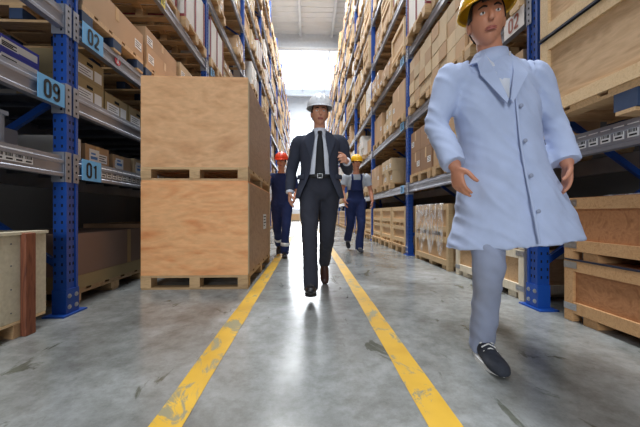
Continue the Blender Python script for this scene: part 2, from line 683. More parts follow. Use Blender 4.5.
def connector_mesh(s, near):
    """bolted hook plate at the end of a rail; near: the end towards the camera"""
    mb = MB()
    y0, y1 = (-0.050, 0.004) if near else (-0.004, 0.050)
    x0, x1 = sorted((-s * .0105, -s * .004))
    mb.box((x0, y0, -.19), (x1, y1, .03))
    for z in (-.16, -.11, -.06, -.01):
        a, b = sorted((-s * .0117, -s * .0105))
        yc = (y0 + y1) / 2
        mb.box((a, yc - .006, z - .008), (b, yc + .006, z + .008), 1)
    if not near:
        a, b = sorted((s * 0.0, s * .09))
        mb.box((a, -.006, -.19), (b, -.0015, .03))
        for z in (-.16, -.11, -.06, -.01):
            a, b = sorted((s * .014, s * .026))
            mb.box((a, -.0072, z - .008), (b, -.006, z + .008), 1)
    return mb.mesh('connector', ['silver', 'hole'])


RAILS = {}


def build_rails():
    cache = {}
    for side, s in (('left', -1), ('right', 1)):
        cm = {True: connector_mesh(s, True), False: connector_mesh(s, False)}
        for bay in range(0, NB):
            ya = Y0 + PITCH * (bay - 1) + PW + .002
            yb = Y0 + PITCH * bay - .007
            L = yb - ya
            for li, z in enumerate(levels(side, bay)):
                h = .15
                key = (s, bay < 4, L)
                near = bay < 4
                if (s, near) not in cache:
                    mb = MB().prism(rail_prof(s), 0, L)
                    if not near:
                        x0, x1 = sorted((-s * .0105, -s * .002))
                        mb.box((x0, -.05, -.19), (x1, 0.004, .03)).box((x0, L - .004, -.19), (x1, L + .05, .03))
                    cache[(s, near)] = mb.mesh('rail_profile', ['silver'])
                pos = (s * AX, ya, z)
                where = '%s rail up in the %s bay of the %s rack' % (ORD[li + 1], ORD[bay + 1], side)
                if near:
                    r = link('rack_rail', None, None, pos)
                    link('rail_profile', cache[(s, True)], r)
                    link('connector', cm[True], r)
                    link('connector', cm[False], r, (0, L, 0))
                else:
                    r = link('rack_rail', cache[(s, False)], None, pos)
                tag(r, 'silver steel front rail, ' + where, 'rack rail', 'front rails of the racks')
                RAILS[(side, bay, li)] = r
                if bay < 4 and (z < 7):
                    if ('rear', s) not in cache:
                        cache[('rear', s)] = MB().prism(rail_prof(-s), 0, L).mesh('rack_rail', ['silver'])
                    r2 = link('rack_rail', cache[('rear', s)], None, (s * (AX + DEPTH), ya, z))
                    tag(r2, 'silver steel back rail, ' + where, 'rack rail', 'back rails of the racks')


for side, s in (('left', -1), ('right', 1)):
    for k in range(-1, NB):
        upright_frame(side, s, k)
build_rails()


# number plates, stickers and barcode strips are children of the rail they are fixed to
def on_face(me, parent, s, y, z, name, off=.0035):
    """mesh drawn in its own xy plane, stood on a rail face looking into the aisle"""
    o = link(name, me, parent, (-s * off, y, z))
    o.rotation_euler = (PI / 2, 0, PI / 2 if s < 0 else -PI / 2)
    return o


def plate(side, s, bay, li, y, wd, ht, body, txt, ink, zoff=-.075, size=.125):
    r = RAILS[(side, bay, li)]
    yy = y - r.location.y
    p = on_face(MB().box((-wd / 2, -ht / 2, -.002), (wd / 2, ht / 2, .002)).mesh('number_plate', [body]), r, s, yy, zoff, 'number_plate', .014 if True else 0)
    p['label'] = '%s number plate reading %s' % ('sky blue' if body == 'sign_blue' else 'off-white', txt)
    link('digits', text_mesh(txt, size, ink), p, (0, 0, .0025))
    return p


plate('left', -1, 0, 1, 2.135, .215, .165, 'sign_blue', '09', 'ink')
plate('left', -1, 1, 2, 2.535, .235, .17, 'sign_blue', '02', 'ink')
plate('left', -1, 1, 0, 2.52, .215, .165, 'sign_blue', '01', 'ink')
plate('right', 1, 1, 1, 2.53, .25, .17, 'sign_white', '02', 'sign_brown')
for bay, li in ((2, 2), (2, 1), (2, 0)):
    plate('right', 1, bay, li, Y0 + PITCH * (bay - 1) + .32, .2, .15, 'sign_blue', '0%d' % (li + 1), 'ink', size=.11)
plate('left', -1, 2, 2, Y0 + PITCH + .32, .2, .15, 'sign_blue', '03', 'ink', size=.11)

r = RAILS[('left', 1, 2)]
st = on_face(MB().cyl((0, 0, -.001), (0, 0, 1), .042, .003, 24).mesh('round_sticker', ['sticker_red']), r, -1, 2.88 - r.location.y, -.075, 'round_sticker', -.004)
link('letter', text_mesh('A', .06, 'paper'), st, (0, 0, .003))
r = RAILS[('left', 1, 3)]
st = on_face(MB().box((-.05, -.065, 0), (.05, .065, .002)).mesh('warning_sticker', ['sticker_yellow']), r, -1, 3.75 - r.location.y, -.075, 'warning_sticker', .002)
mb = MB()
for k in range(4):
    mb.box((-.035, .035 - k * .022, .002), (.035 - .01 * (k % 2), .045 - k * .022, .003))
link('print', mb.mesh('print', ['ink']), st)


def barcode(seed):
    rr = random.Random(seed)
    mb = MB().box((-.03, -.04, 0), (.03, .04, .0015), 0)
    x = -.024
    while x < .022:
        wd = rr.choice((.002, .003, .005))
        mb.box((x, -.012, .0015), (x + wd, .032, .0022), 1)
        x += wd + rr.choice((.002, .004))
    mb.box((-.02, -.032, .0015), (.02, -.022, .0022), 1)
    return mb.mesh('barcode_label', ['paper', 'ink'])


BC = [barcode(k) for k in range(3)]
r = RAILS[('left', 0, 0)]
for k in range(4):
    on_face(BC[k % 3], r, -1, 1.80 + k * .062 - r.location.y, -.064, 'barcode_label', -.0065)
r = RAILS[('left', 1, 0)]
for k in range(9):
    on_face(BC[k % 3], r, -1, 2.69 + k * .075 - r.location.y, -.064, 'barcode_label', -.0065)
r = RAILS[('right', 0, 0)]
for k in range(10):
    on_face(BC[k % 3], r, 1, 1.28 + k * .078 - r.location.y, -.064, 'barcode_label', -.0065)

# steel shelf decks on the two close bays of the numbered rack
for bay in (0, 1):
    ya = Y0 + PITCH * (bay - 1) + PW + .01
    yb = Y0 + PITCH * bay - .01
    for li in (0, 1):
        z = LZ_NEAR[li]
        mb = MB().box((-AX - DEPTH + .056, ya, z - .012), (-AX - .056, yb, z))
        for k in range(9):
            y = ya + .15 + k * .33
            mb.box((-AX - DEPTH + .056, y, z - .05), (-AX - .056, y + .03, z - .012))
        o = link('shelf_deck', mb.mesh('shelf_deck', ['steel_dark']))
        tag(o, 'dark ribbed steel shelf deck, %s shelf of the %s numbered bay' % (ORD[li + 1], ORD[bay + 1]), 'shelf', 'shelf decks of the numbered rack')


# ------------------------------------------------------------------ goods: pallets, cartons, crates
def pallet_boxes(wx, wy, h=.145):
    """top deck, blocks, bottom boards; base at z=0, centred"""
    hx, hy = wx / 2, wy / 2
    top, blk, bot = [], [], []
    n = 5
    bw = wy / n * .78
    for k in range(n):      # deck boards run across, along x
        y = -hy + bw / 2 + k * (wy - bw) / (n - 1)
        top.append(((-hx, y - bw / 2, h - .022), (hx, y + bw / 2, h)))
    for x in (-hx + .05, 0, hx - .05):
        top.append(((x - .05, -hy, h - .042), (x + .05, hy, h - .022)))
        for y in (-hy + .06, 0, hy - .06):
            blk.append(((x - .05, y - .06, .02), (x + .05, y + .06, h - .042)))
    for y in (-hy + .06, 0, hy - .06):
        bot.append(((-hx, y - .05, 0), (hx, y + .05, .02)))
    return top, blk, bot


PC = {}


def pallet(loc, wx, wy, h, mat, label, detail, blockmat=None, group='pallets in the racks'):
    key = (wx, wy, h, mat, blockmat)
    bm_ = blockmat or mat
    if key not in PC:
        top, blk, bot = pallet_boxes(wx, wy, h)
        t, b = MB(), MB()
        for x in top:
            t.box(*x)
        for x in bot:
            b.box(*x)
        blks = [(MB().box((x[0][0] - (x[0][0] + x[1][0]) / 2, -.06, 0), (x[1][0] - (x[0][0] + x[1][0]) / 2, .06, x[1][2] - x[0][2])), ((x[0][0] + x[1][0]) / 2, (x[0][1] + x[1][1]) / 2, x[0][2])) for x in blk]
        allm = MB()
        for x in top + bot:
            allm.box(*x)
        for x in blk:
            allm.box(*x, 1)
        PC[key] = (t.mesh('top_deck', [mat]), b.mesh('bottom_boards', [mat]), blks[0][0].mesh('block', [bm_]), [q[1] for q in blks], allm.mesh('wooden_pallet', [mat, bm_]))
    t, b, bk, bl, al = PC[key]
    if detail:
        r = link('wooden_pallet', None, None, loc)
        link('top_deck', t, r)
        link('bottom_boards', b, r)
        for q in bl:
            bo = link('block', bk, r, q)
            if blockmat:
                bo['label'] = 'dark blue pallet block'
    else:
        r = link('wooden_pallet', al, None, loc)
    tag(r, label, 'pallet', group)
    return r


CC = {}


def carton_mesh(wx, wy, h, mat):
    key = ('c', wx, wy, h, mat)
    if key not in CC:
        me = MB().box((-wx / 2, -wy / 2, 0), (wx / 2, wy / 2, h)).mesh('carton', [mat])
        CC[key] = me
    return CC[key]


def small_parts(wx, wy, h, s, seed):
    """tape strip over the top and down the aisle face, and a printed paper label on the aisle face"""
    key = ('p', wx, wy, h, s, seed % 4)
    if key not in CC:
        rr = random.Random(seed % 4)
        t = MB()
        xf = -s * wx / 2
        a, b = sorted((xf, xf - s * .0015))
        t.box((a, -.025, h * .55), (b, .025, h))
        t.box((-wx / 2, -.025, h), (wx / 2, .025, h + .0012))
        lw, lh = min(.12, wy * .42), min(.09, h * .45)
        y0 = rr.choice((-1, 1)) * (wy / 2 - lw / 2 - .03)
        z0 = h * .42
        l = MB()
        a, b = sorted((xf - s * .0002, xf - s * .0017))
        l.box((a, y0 - lw / 2, z0 - lh / 2), (b, y0 + lw / 2, z0 + lh / 2), 0)
        a, b = sorted((xf - s * .0017, xf - s * .0022))
        for k in range(3):
            zz = z0 + lh * (.28 - .26 * k)
            l.box((a, y0 - lw * .4, zz - .004), (b, y0 + lw * (.4 - .2 * (k % 2)), zz + .004), 1)
        CC[key] = (t.mesh('tape', ['tape']), l.mesh('paper_label', ['paper', 'ink']))
    return CC[key]


def carton(loc, wx, wy, h, mat, label, s, detail=True, group='cartons in the racks', seed=0, name='carton', cat='box', rz=0, tape=True):
    o = link(name, carton_mesh(wx, wy, h, mat), None, loc)
    o.rotation_euler.z = rz
    if detail:
        t, l = small_parts(wx, wy, h, s, seed)
        if tape:
            link('tape', t, o)
        link('paper_label', l, o)
    tag(o, label, cat, group)
    return o


def crate(loc, wx, wy, h, panel, frame, label, s, detail=True, group='wooden crates', posts=2, brackets=False, feet=.06, frame_t=.022):
    """plywood box with corner posts and battens on the aisle face; base at z=0"""
    hx, hy = wx / 2, wy / 2
    key = ('k', wx, wy, h, panel, frame, s, posts, feet)
    if key not in CC:
        body = MB().box((-hx + frame_t, -hy + frame_t, feet), (hx - frame_t, hy - frame_t, h - .008))
        post = MB().box((-.035, -.035, 0), (.035, .035, h))
        xf = -s * hx
        a, b = sorted((xf, xf + s * frame_t))
        r1 = MB().box((a, -hy + .07, h - .075), (b, hy - .07, h))
        r2 = MB().box((a, -hy + .07, feet), (b, hy - .07, feet + .075))
        mid = MB().box((a, -.03, feet + .075), (b, .03, h - .075))
        e = MB().box((-hx + .07, -hy, h - .075), (hx - .07, -hy + frame_t, h)).box((-hx + .07, -hy, feet), (hx - .07, -hy + frame_t, feet + .075))
        e2 = MB().box((-hx + .07, hy - frame_t, h - .075), (hx - .07, hy, h)).box((-hx + .07, hy - frame_t, feet), (hx - .07, hy, feet + .075))
        lid = MB().box((-hx + .01, -hy + .01, h - .008), (hx - .01, hy - .01, h + .004))
        skid = MB()
        for y in (-hy + .18, 0, hy - .18):
            skid.box((-hx + .02, y - .05, 0), (hx - .02, y + .05, feet))
        allm = MB().box((-hx + frame_t, -hy + frame_t, feet), (hx - frame_t, hy - frame_t, h))
        for m in (r1, r2, e, e2, skid) + ((mid,) if posts > 2 else ()):
            i = len(allm.v)
            allm.v += m.v
            allm.f += [[i + q for q in f] for f in m.f]
            allm.m += [1] * len(m.f)
        for px in (-1, 1):
            for py in (-1, 1):
                cx, cy = px * (hx - .035), py * (hy - .035)
                allm.box((cx - .035, cy - .035, 0), (cx + .035, cy + .035, h), 1)
        CC[key] = dict(body=body.mesh('panel_box', [panel]), post=post.mesh('corner_post', [frame]), r1=r1.mesh('batten', [frame]), r2=r2.mesh('batten', [frame]), mid=mid.mesh('batten', [frame]), e=e.mesh('end_battens', [frame]), e2=e2.mesh('end_battens', [frame]), lid=lid.mesh('lid', [panel]), skid=skid.mesh('skids', [frame]), all=allm.mesh('wooden_crate', [panel, frame]))
    d = CC[key]
    if not detail:
        r = link('wooden_crate', d['all'], None, loc)
    else:
        r = link('wooden_crate', None, None, loc)
        bevel(link('panel_box', d['body'], r), .003)
        for px in (-1, 1):
            for py in (-1, 1):
                bevel(link('corner_post', d['post'], r, (px * (hx - .035), py * (hy - .035), 0)), .004)
        link('batten', d['r1'], r)
        link('batten', d['r2'], r)
        if posts > 2:
            link('batten', d['mid'], r)
        link('end_battens', d['e'], r)
        link('end_battens', d['e2'], r)
        link('lid', d['lid'], r)
        if feet:
            link('skids', d['skid'], r)
        if brackets:
            for py in (-1, 1):
                for z in (.02 + feet, h - .055):
                    a, b = sorted((-s * hx, -s * (hx + .002)))
                    mb = MB().box((a, py * (hy - .05) - .05, z), (b, py * (hy - .05) + .05, z + .045))
                    for q in (-.03, 0, .03):
                        a2, b2 = sorted((-s * (hx + .002), -s * (hx + .005)))
                        mb.box((a2, py * (hy - .05) + q - .005, z + .017), (b2, py * (hy - .05) + q + .005, z + .027))
                    link('corner_bracket', mb.mesh('corner_bracket', ['bolt_steel']), r)
    tag(r, label, 'crate', group)
    return r


# ---- the moving stack in the lane: two plywood boxes, each on its own pallet
def ply_box(loc, wx, wy, h, front, label, with_label):
    r = link('wooden_crate', None, None, loc)
    t = .018
    hx, hy = wx / 2, wy / 2
    bevel(link('front_panel', MB().box((-hx, -hy, 0), (hx, -hy + t, h)).mesh('front_panel', [front]), r), .003)
    bevel(link('rear_panel', MB().box((-hx, hy - t, 0), (hx, hy, h)).mesh('rear_panel', [front]), r), .003)
    for q in (-1, 1):
        a, b = sorted((q * hx, q * (hx - t)))
        sp = bevel(link('side_panel', MB().box((a, -hy + t, 0), (b, hy - t, h)).mesh('side_panel', ['stack_side']), r), .003)
        if q == 1 and with_label:
            l = MB().box((hx, .16, .40), (hx + .002, .42, .60), 0)
            for k, wd in enumerate((.2, .16, .2, .1)):
                l.box((hx + .002, .19, .56 - k * .04), (hx + .003, .19 + wd, .575 - k * .04), 1)
            link('paper_label', l.mesh('paper_label', ['paper', 'ink']), r)
    link('lid', MB().box((-hx + .004, -hy + .004, h), (hx - .004, hy - .004, h + .016)).mesh('lid', [front]), r)
    link('bottom_panel', MB().box((-hx + t, -hy + t, .0), (hx - t, hy - t, .016)).mesh('bottom_panel', [front]), r)
    for py in (-1, 1):      # nailed edge strips on the near and far corners
        y = py * (hy - .03)
        a, b = y - .028, y + .028
        link('edge_strip', MB().box((hx, a, .01), (hx + .006, b, h - .01)).mesh('edge_strip', ['kraft_pale']), r)
    tag(r, label, 'crate', 'plywood boxes of the moving stack')
    return r


SX, SY, SWX, SWY = -1.125, 3.86, 1.04, 1.72
pallet((SX, SY, 0), SWX, SWY, .14, 'pallet_wood', 'wooden pallet on the floor under the stacked plywood boxes', True, group='pallets of the moving stack')
ply_box((SX, SY, .14), SWX, SWY, .92, 'stack_ply', 'plywood box at the bottom of the two-box stack beside the yellow line', True)
pallet((SX, SY, 1.076), SWX, SWY, .13, 'pallet_wood', 'wooden pallet between the two stacked plywood boxes', True, group='pallets of the moving stack')
ply_box((SX, SY, 1.206), SWX, SWY, .88, 'stack_ply_top', 'plywood box on top of the two-box stack beside the yellow line', False)

# ---- numbered rack, floor: cream crate with a dark red-brown post
r = link('wooden_crate', None, None, (-2.22, 1.50, 0))
bevel(link('panel_box', MB().box((-.46, -.58, .10), (.46, .58, .62)).mesh('panel_box', ['cream_wood']), r), .006)
link('lid', MB().box((-.47, -.585, .62), (.47, .585, .638)).mesh('lid', ['cream_wood']), r)
for y in (-.42, .43):
    bevel(link('corner_post', MB().box((.46, y - .035, .0), (.495, y + .035, .63)).mesh('corner_post', ['post_brown']), r), .005)
for y in (-.40, 0, .42):
    link('skid', MB().box((-.44, y - .06, 0), (.455, y + .06, .10)).mesh('skid', ['crate_wood']), r)
link('bottom_batten', MB().box((-.45, -.57, .085), (.462, .57, .10)).mesh('bottom_batten', ['crate_frame']), r)
for z in (.20, .34, .48):
    for y in (-.3, -.05, .2):
        pass
nl = MB()
for z in (.16, .30, .44, .57):
    for y in (-.33, -.05, .22, .34):
        nl.cyl((.46, y, z), (1, 0, 0), .0045, .002, 8)
link('nail_heads', nl.mesh('nail_heads', ['steel_dark']), r)
tag(r, 'cream wooden crate with a dark red-brown post on the floor under the 09 sign', 'crate')

# brown carton on its pallet beside the first upright
pallet((-2.42, 3.07, 0), .98, 1.14, .12, 'pallet_wood', 'wooden pallet on the floor under the long brown carton', True)
o = link('carton', carton_mesh(.94, 1.08, .46, 'brown_carton'), None, (-2.40, 3.07, .12))
link('bottom_wrap', MB().box((.47, -.543, 0), (.476, .543, .11)).box((-.47, -.546, 0), (.476, -.54, .11)).mesh('bottom_wrap', ['khaki']), o)
link('tape', MB().box((.47, .20, .11), (.4715, .26, .46)).mesh('tape', ['tape']), o)
tag(o, 'long dull brown carton on a low pallet beside the blue upright', 'box')
pallet((-2.42, 4.45, 0), .98, 1.14, .12, 'pallet_wood', 'wooden pallet on the floor under the carton behind the plywood stack', False)
carton((-2.40, 4.45, .12), .92, 1.05, .5, 'kraft_dark', 'plain brown carton on the floor behind the plywood stack', -1)

# ---- numbered rack, shelves
z = LZ_NEAR[0]
FX = -AX - .06
tote = link('plastic_tote', None, None, (FX - .30, 1.70, z))
mb = MB()
mb.box((-.28, -.21, 0), (.28, .21, .01)).box((-.28, -.21, .01), (-.27, .21, .2)).box((.27, -.21, .01), (.28, .21, .2)).box((-.27, -.21, .01), (.27, -.2, .2)).box((-.27, .2, .01), (.27, .21, .2))
link('body', mb.mesh('body', ['grey_plastic']), tote)
mb = MB()
for y in (-.16, -.05, .06, .17):
    mb.box((.28, y - .012, .02), (.29, y + .012, .18))
link('ribs', mb.mesh('ribs', ['grey_plastic']), tote)
link('rim', MB().box((.28, -.22, .18), (.295, .22, .205)).box((-.295, -.22, .18), (-.28, .22, .205)).box((-.28, -.22, .18), (.28, -.21, .205)).box((-.28, .21, .18), (.28, .22, .205)).mesh('rim', ['grey_plastic']), tote)
tag(tote, 'grey plastic tote with ribs on the shelf below the 09 sign', 'tote')
carton((FX - .42, 2.045, z), .50, .22, .15, 'grey_carton', 'low grey carton beside the grey tote below the 09 sign', -1, tape=False, seed=1)
carton((FX - .25, 1.34, z), .50, .22, .20, 'khaki', 'tan carton on the shelf below the 09 sign, before the grey tote', -1)

z = LZ_NEAR[1]
for k in range(2):
    carton((FX - .30, 2.02, z + .002 + k * .092), .52, .30, .09, 'purple_carton', ('flat violet carton with a white label behind the 09 sign, %s of two' % ('lower', 'upper')[k]), -1, tape=False, seed=k + 1)
    o = link('white_side', MB().box((.26, -.11, .022), (.2618, .135, .07)).mesh('white_side', ['white_carton']), [x for x in C.objects if x.get('label', '').startswith('flat violet') and x['label'].endswith(('lower of two', 'upper of two')[k])][0])
for k in range(2):
    carton((FX - .25, 1.56, z + k * .20), .46, .36, .20, 'khaki', ('khaki file carton beside the violet cartons, %s of two' % ('lower', 'upper')[k]), -1, seed=k)


def file_box(y, zz, label, wy=.34, h=.19):
    o = link('file_box', carton_mesh(.44, wy, h, 'khaki'), None, (FX - .23, y, zz))
    l = MB().box((.22, -wy * .42, .03), (.2215, wy * .10, .11), 0).box((.22, wy * .16, .03), (.2215, wy * .42, .12), 0)
    for q in range(3):
        l.box((.2215, -wy * .36, .045 + q * .02), (.222, wy * (.02 - .08 * (q % 2)), .05 + q * .02), 1)
    link('paper_label', l.mesh('paper_label', ['paper', 'ink']), o)
    link('hand_hole', MB().box((.2195, -.035, .13), (.2212, .035, .155)).mesh('hand_hole', ['hole']), o)
    tag(o, label, 'box', 'file boxes on the middle shelf')


file_box(2.615, z, 'khaki file box at the bottom of the double stack beside the upright')
file_box(2.615, z + .192, 'khaki file box on top of the double stack beside the upright')
file_box(2.975, z, 'single khaki file box just past the double stack')
file_box(3.34, z, 'khaki file box two places past the double stack')
file_box(3.71, z, 'khaki file box three places past the double stack')

z = LZ_NEAR[0]
o = carton((FX - .25, 2.485, z), .42, .14, .19, 'white_carton', 'small white carton beside the 01 sign and the upright', -1, tape=False, seed=2)
for k, (y, wy, h, mat, lb) in enumerate(((2.74, .30, .17, 'kraft', 'kraft carton with a white label just past the small white carton'), (3.09, .29, .15, 'kraft', 'kraft carton second past the small white carton, above the barcodes'),
                                        (3.44, .30, .17, 'kraft_pale', 'pale carton third past the small white carton, above the barcodes'), (3.81, .32, .2, 'kraft', 'kraft carton fourth past the small white carton, by the plywood stack'), (4.22, .35, .18, 'kraft_dark', 'dark carton on the 01 shelf hidden partly by the plywood stack'))):
    o = carton((FX - .24, y, z), .42, wy, h, mat, lb, -1, seed=k)
    link('printed_sheet', MB().box((.21, -wy * .35, .02), (.2125, wy * .05, h * .8), 0).box((.2125, -wy * .3, .05), (.213, -wy * .02, .075), 1).box((.2125, -wy * .28, .09), (.213, -wy * .1, .105), 1).mesh('printed_sheet', ['paper', 'ink_blue']), o)

# 02 shelf: dark blue pallets under long flat cartons
z = LZ_NEAR[2]
for k, (y, wy, h, mat) in enumerate(((2.87, .86, .27, 'kraft'), (3.80, .84, .36, 'kraft'), (4.72, .86, .42, 'kraft_pale'))):
    pallet((-AX - .50, y, z), 1.0, .88, .145, 'pallet_wood', 'pallet with dark blue blocks, %s one on the 02 rail' % ORD[k + 1], True, blockmat='pallet_blue')
    if k == 0:
        carton((-AX - .49, y, z + .145), .98, wy, h, mat, 'long flat kraft carton on the first blue pallet above the 02 sign', -1)
    else:
        for q in range(2):
            hh = h / 2 + .04
            o = carton((-AX - .49, y, z + .145 + q * hh), .98 - .06 * q, wy - .06 * q, hh, mat, 'flat kraft carton, %s layer on the %s blue pallet along the 02 rail' % (('lower', 'upper')[q], ORD[k + 1]), -1, seed=k + q)

# ---- rack behind the coated man: floor crates
for k in range(2):
    crate((AX + .50, 1.50, .43 * k), .92, 1.16, .425, 'crate_red', 'red_frame', 'heavy reddish plywood crate with pale frame under the barcoded rail, %s of two' % ('lower', 'upper')[k], 1, brackets=True, group='crates on the floor beside the coated man')
bx = link('strap', MB().box((AX + .036, .93, .424), (AX + .045, 2.07, .436)).mesh('strap', ['strap']))
tag(bx, 'dark band between the two heavy reddish crates', 'strap')
lp = link('plastic_sheet', MB().box((AX + .10, 1.2, .86), (AX + .5, 1.75, .864)).box((AX + .15, 1.5, .864), (AX + .42, 1.9, .872)).mesh('plastic_sheet', ['film']))
tag(lp, 'crumpled clear plastic sheet lying on the heavy reddish crate', 'plastic sheet')

for k in range(2):
    crate((AX + .49, 3.07, .44 * k), .90, 1.18, .435, 'crate_wood', 'pale_post', 'plywood crate with pale posts behind the coated man, %s of two' % ('lower', 'upper')[k], 1, brackets=True, group='floor crates of the second bay')
for k in range(2):
    crate((AX + .47, 4.42, .44 * k), .90, 1.22, .435, 'crate_wood', 'crate_frame', 'plywood crate under clear film, %s of the wrapped pair by the upright' % ('lower', 'upper')[k], 1, group='floor crates of the second bay')


def film_sheet():
    bm = bmesh.new()
    nx, nz = 34, 26
    rr = []
    for j in range(nz + 1):
        row = []
        for i in range(nx + 1):
            y = 3.92 + 1.0 * i / nx
            t = j / nz
            sag = .10 * math.sin(i * .55) + .07 * noise.noise(Vector((i * .3, 2, 0)))
            z = .889 - (.62 + sag) * t
            x = AX + .010 - .010 * abs(noise.noise(Vector((y * 9, z * 5, 1)))) - .012 * t
            row.append(bm.verts.new((x, y, z)))
        rr.append(row)
    top = [bm.verts.new((AX + .16 + .05 * math.sin(i * .8), 3.92 + 1.0 * i / nx, .8895 + .003 * math.sin(i))) for i in range(nx + 1)]
    rr.insert(0, top)
    for j in range(len(rr) - 1):
        for i in range(nx):
            bm.faces.new((rr[j][i], rr[j][i + 1], rr[j + 1][i + 1], rr[j + 1][i]))
    me = bpy.data.meshes.new('plastic_film')
    bm.to_mesh(me)
    bm.free()
    for p in me.polygons:
        p.use_smooth = True
    me.materials.append(MATS['film'])
    o = link('plastic_film', me)
    tag(o, 'clear plastic film draped over the face of the wrapped crate pair', 'plastic film')


film_sheet()

# ---- barcoded rail: big crate on a pallet with dark blue blocks
z = RZ[0]
pallet((AX + .43, 1.52, z), 1.10, 1.16, .16, 'pallet_wood', 'pallet with dark blue blocks on the barcoded rail under the big banded crate', True, blockmat='pallet_blue')
crate((AX + .40, 1.50, z + .16), 1.06, 1.18, .52, 'plywood_big', 'crate_frame', 'big plywood crate on the blue pallet, lower of two banded crates', 1, feet=0.0)
bx = link('strap', MB().box((AX - .138, .91, z + .692), (AX + .93, 2.09, z + .704)).mesh('strap', ['strap']))
tag(bx, 'dark steel band between the two big plywood crates', 'strap')
c2 = crate((AX + .40, 1.50, z + .712), 1.06, 1.18, .46, 'plywood_big', 'crate_frame', 'big plywood crate resting on the dark band, upper of two', 1, feet=0.0)
l = MB().box((-.533, .18, .18), (-.531, .34, .40), 0)
for k in range(4):
    l.box((-.5336, .20, .34 - k * .04), (-.533, .32 - .03 * (k % 2), .355 - k * .04), 1)
link('paper_label', l.mesh('paper_label', ['paper', 'ink']), c2)

# ---- second bay of that rack, first rail: large pale cartons
z = RZ[0]
for k, y in enumerate((2.90, 3.84, 4.78)):
    pallet((AX + .50, y, z), 1.0, .88, .145, 'pallet_wood', 'wooden pallet under large pale cartons behind the coated man, %s along the rail' % ORD[k + 1], True)
    for rr_ in range(2):
        for cc in range(2):
            carton((AX + .36, y - .22 + .44 * cc, z + .145 + rr_ * .36), .68, .43, .355, 'kraft' if k < 2 else 'kraft_dark', 'large pale carton, %s pallet past the coated man, %s row, %s column' % (ORD[k + 1], ('lower', 'upper')[rr_], ORD[cc + 1]), 1, seed=k + rr_ + cc)
# second rail: walls of small cartons
z = RZ[1]
for k, y in enumerate((3.82, 4.77)):
    pallet((AX + .47, y, z), 1.0, .92, .145, 'pallet_wood', 'wooden pallet under the wall of small cartons, %s of two' % ('nearer', 'farther')[k], True)
    for rr_ in range(4):
        for cc in range(4):
            jj = random.uniform(-.008, .008)
            carton((AX + .22 + jj, y - .345 + .23 * cc, z + .145 + rr_ * .198), .44, .222, .190, 'kraft_pale' if (rr_ + cc + k) % 3 else 'kraft', 'small carton in the %s carton wall, row %s from the bottom, column %s along' % (('nearer', 'farther')[k], ('one', 'two', 'three', 'four')[rr_], ('one', 'two', 'three', 'four')[cc]), 1, detail=False, group='small cartons walled up on the second rail')
pallet((AX + .47, 2.88, z), 1.0, .88, .145, 'pallet_wood', 'wooden pallet behind the yellow hard hat under a tall carton', True)
carton((AX + .46, 2.88, z + .145), .90, .82, .80, 'kraft', 'tall kraft carton on the pallet behind the yellow hard hat', 1)


# ---- every other pallet place in the racks
LOADS = []      # (distance, kind, function, boxes for the merged far goods)
PALL = []


def ok_visible(y_far, z):
    return (z - .75) / max(y_far, .1) < .80


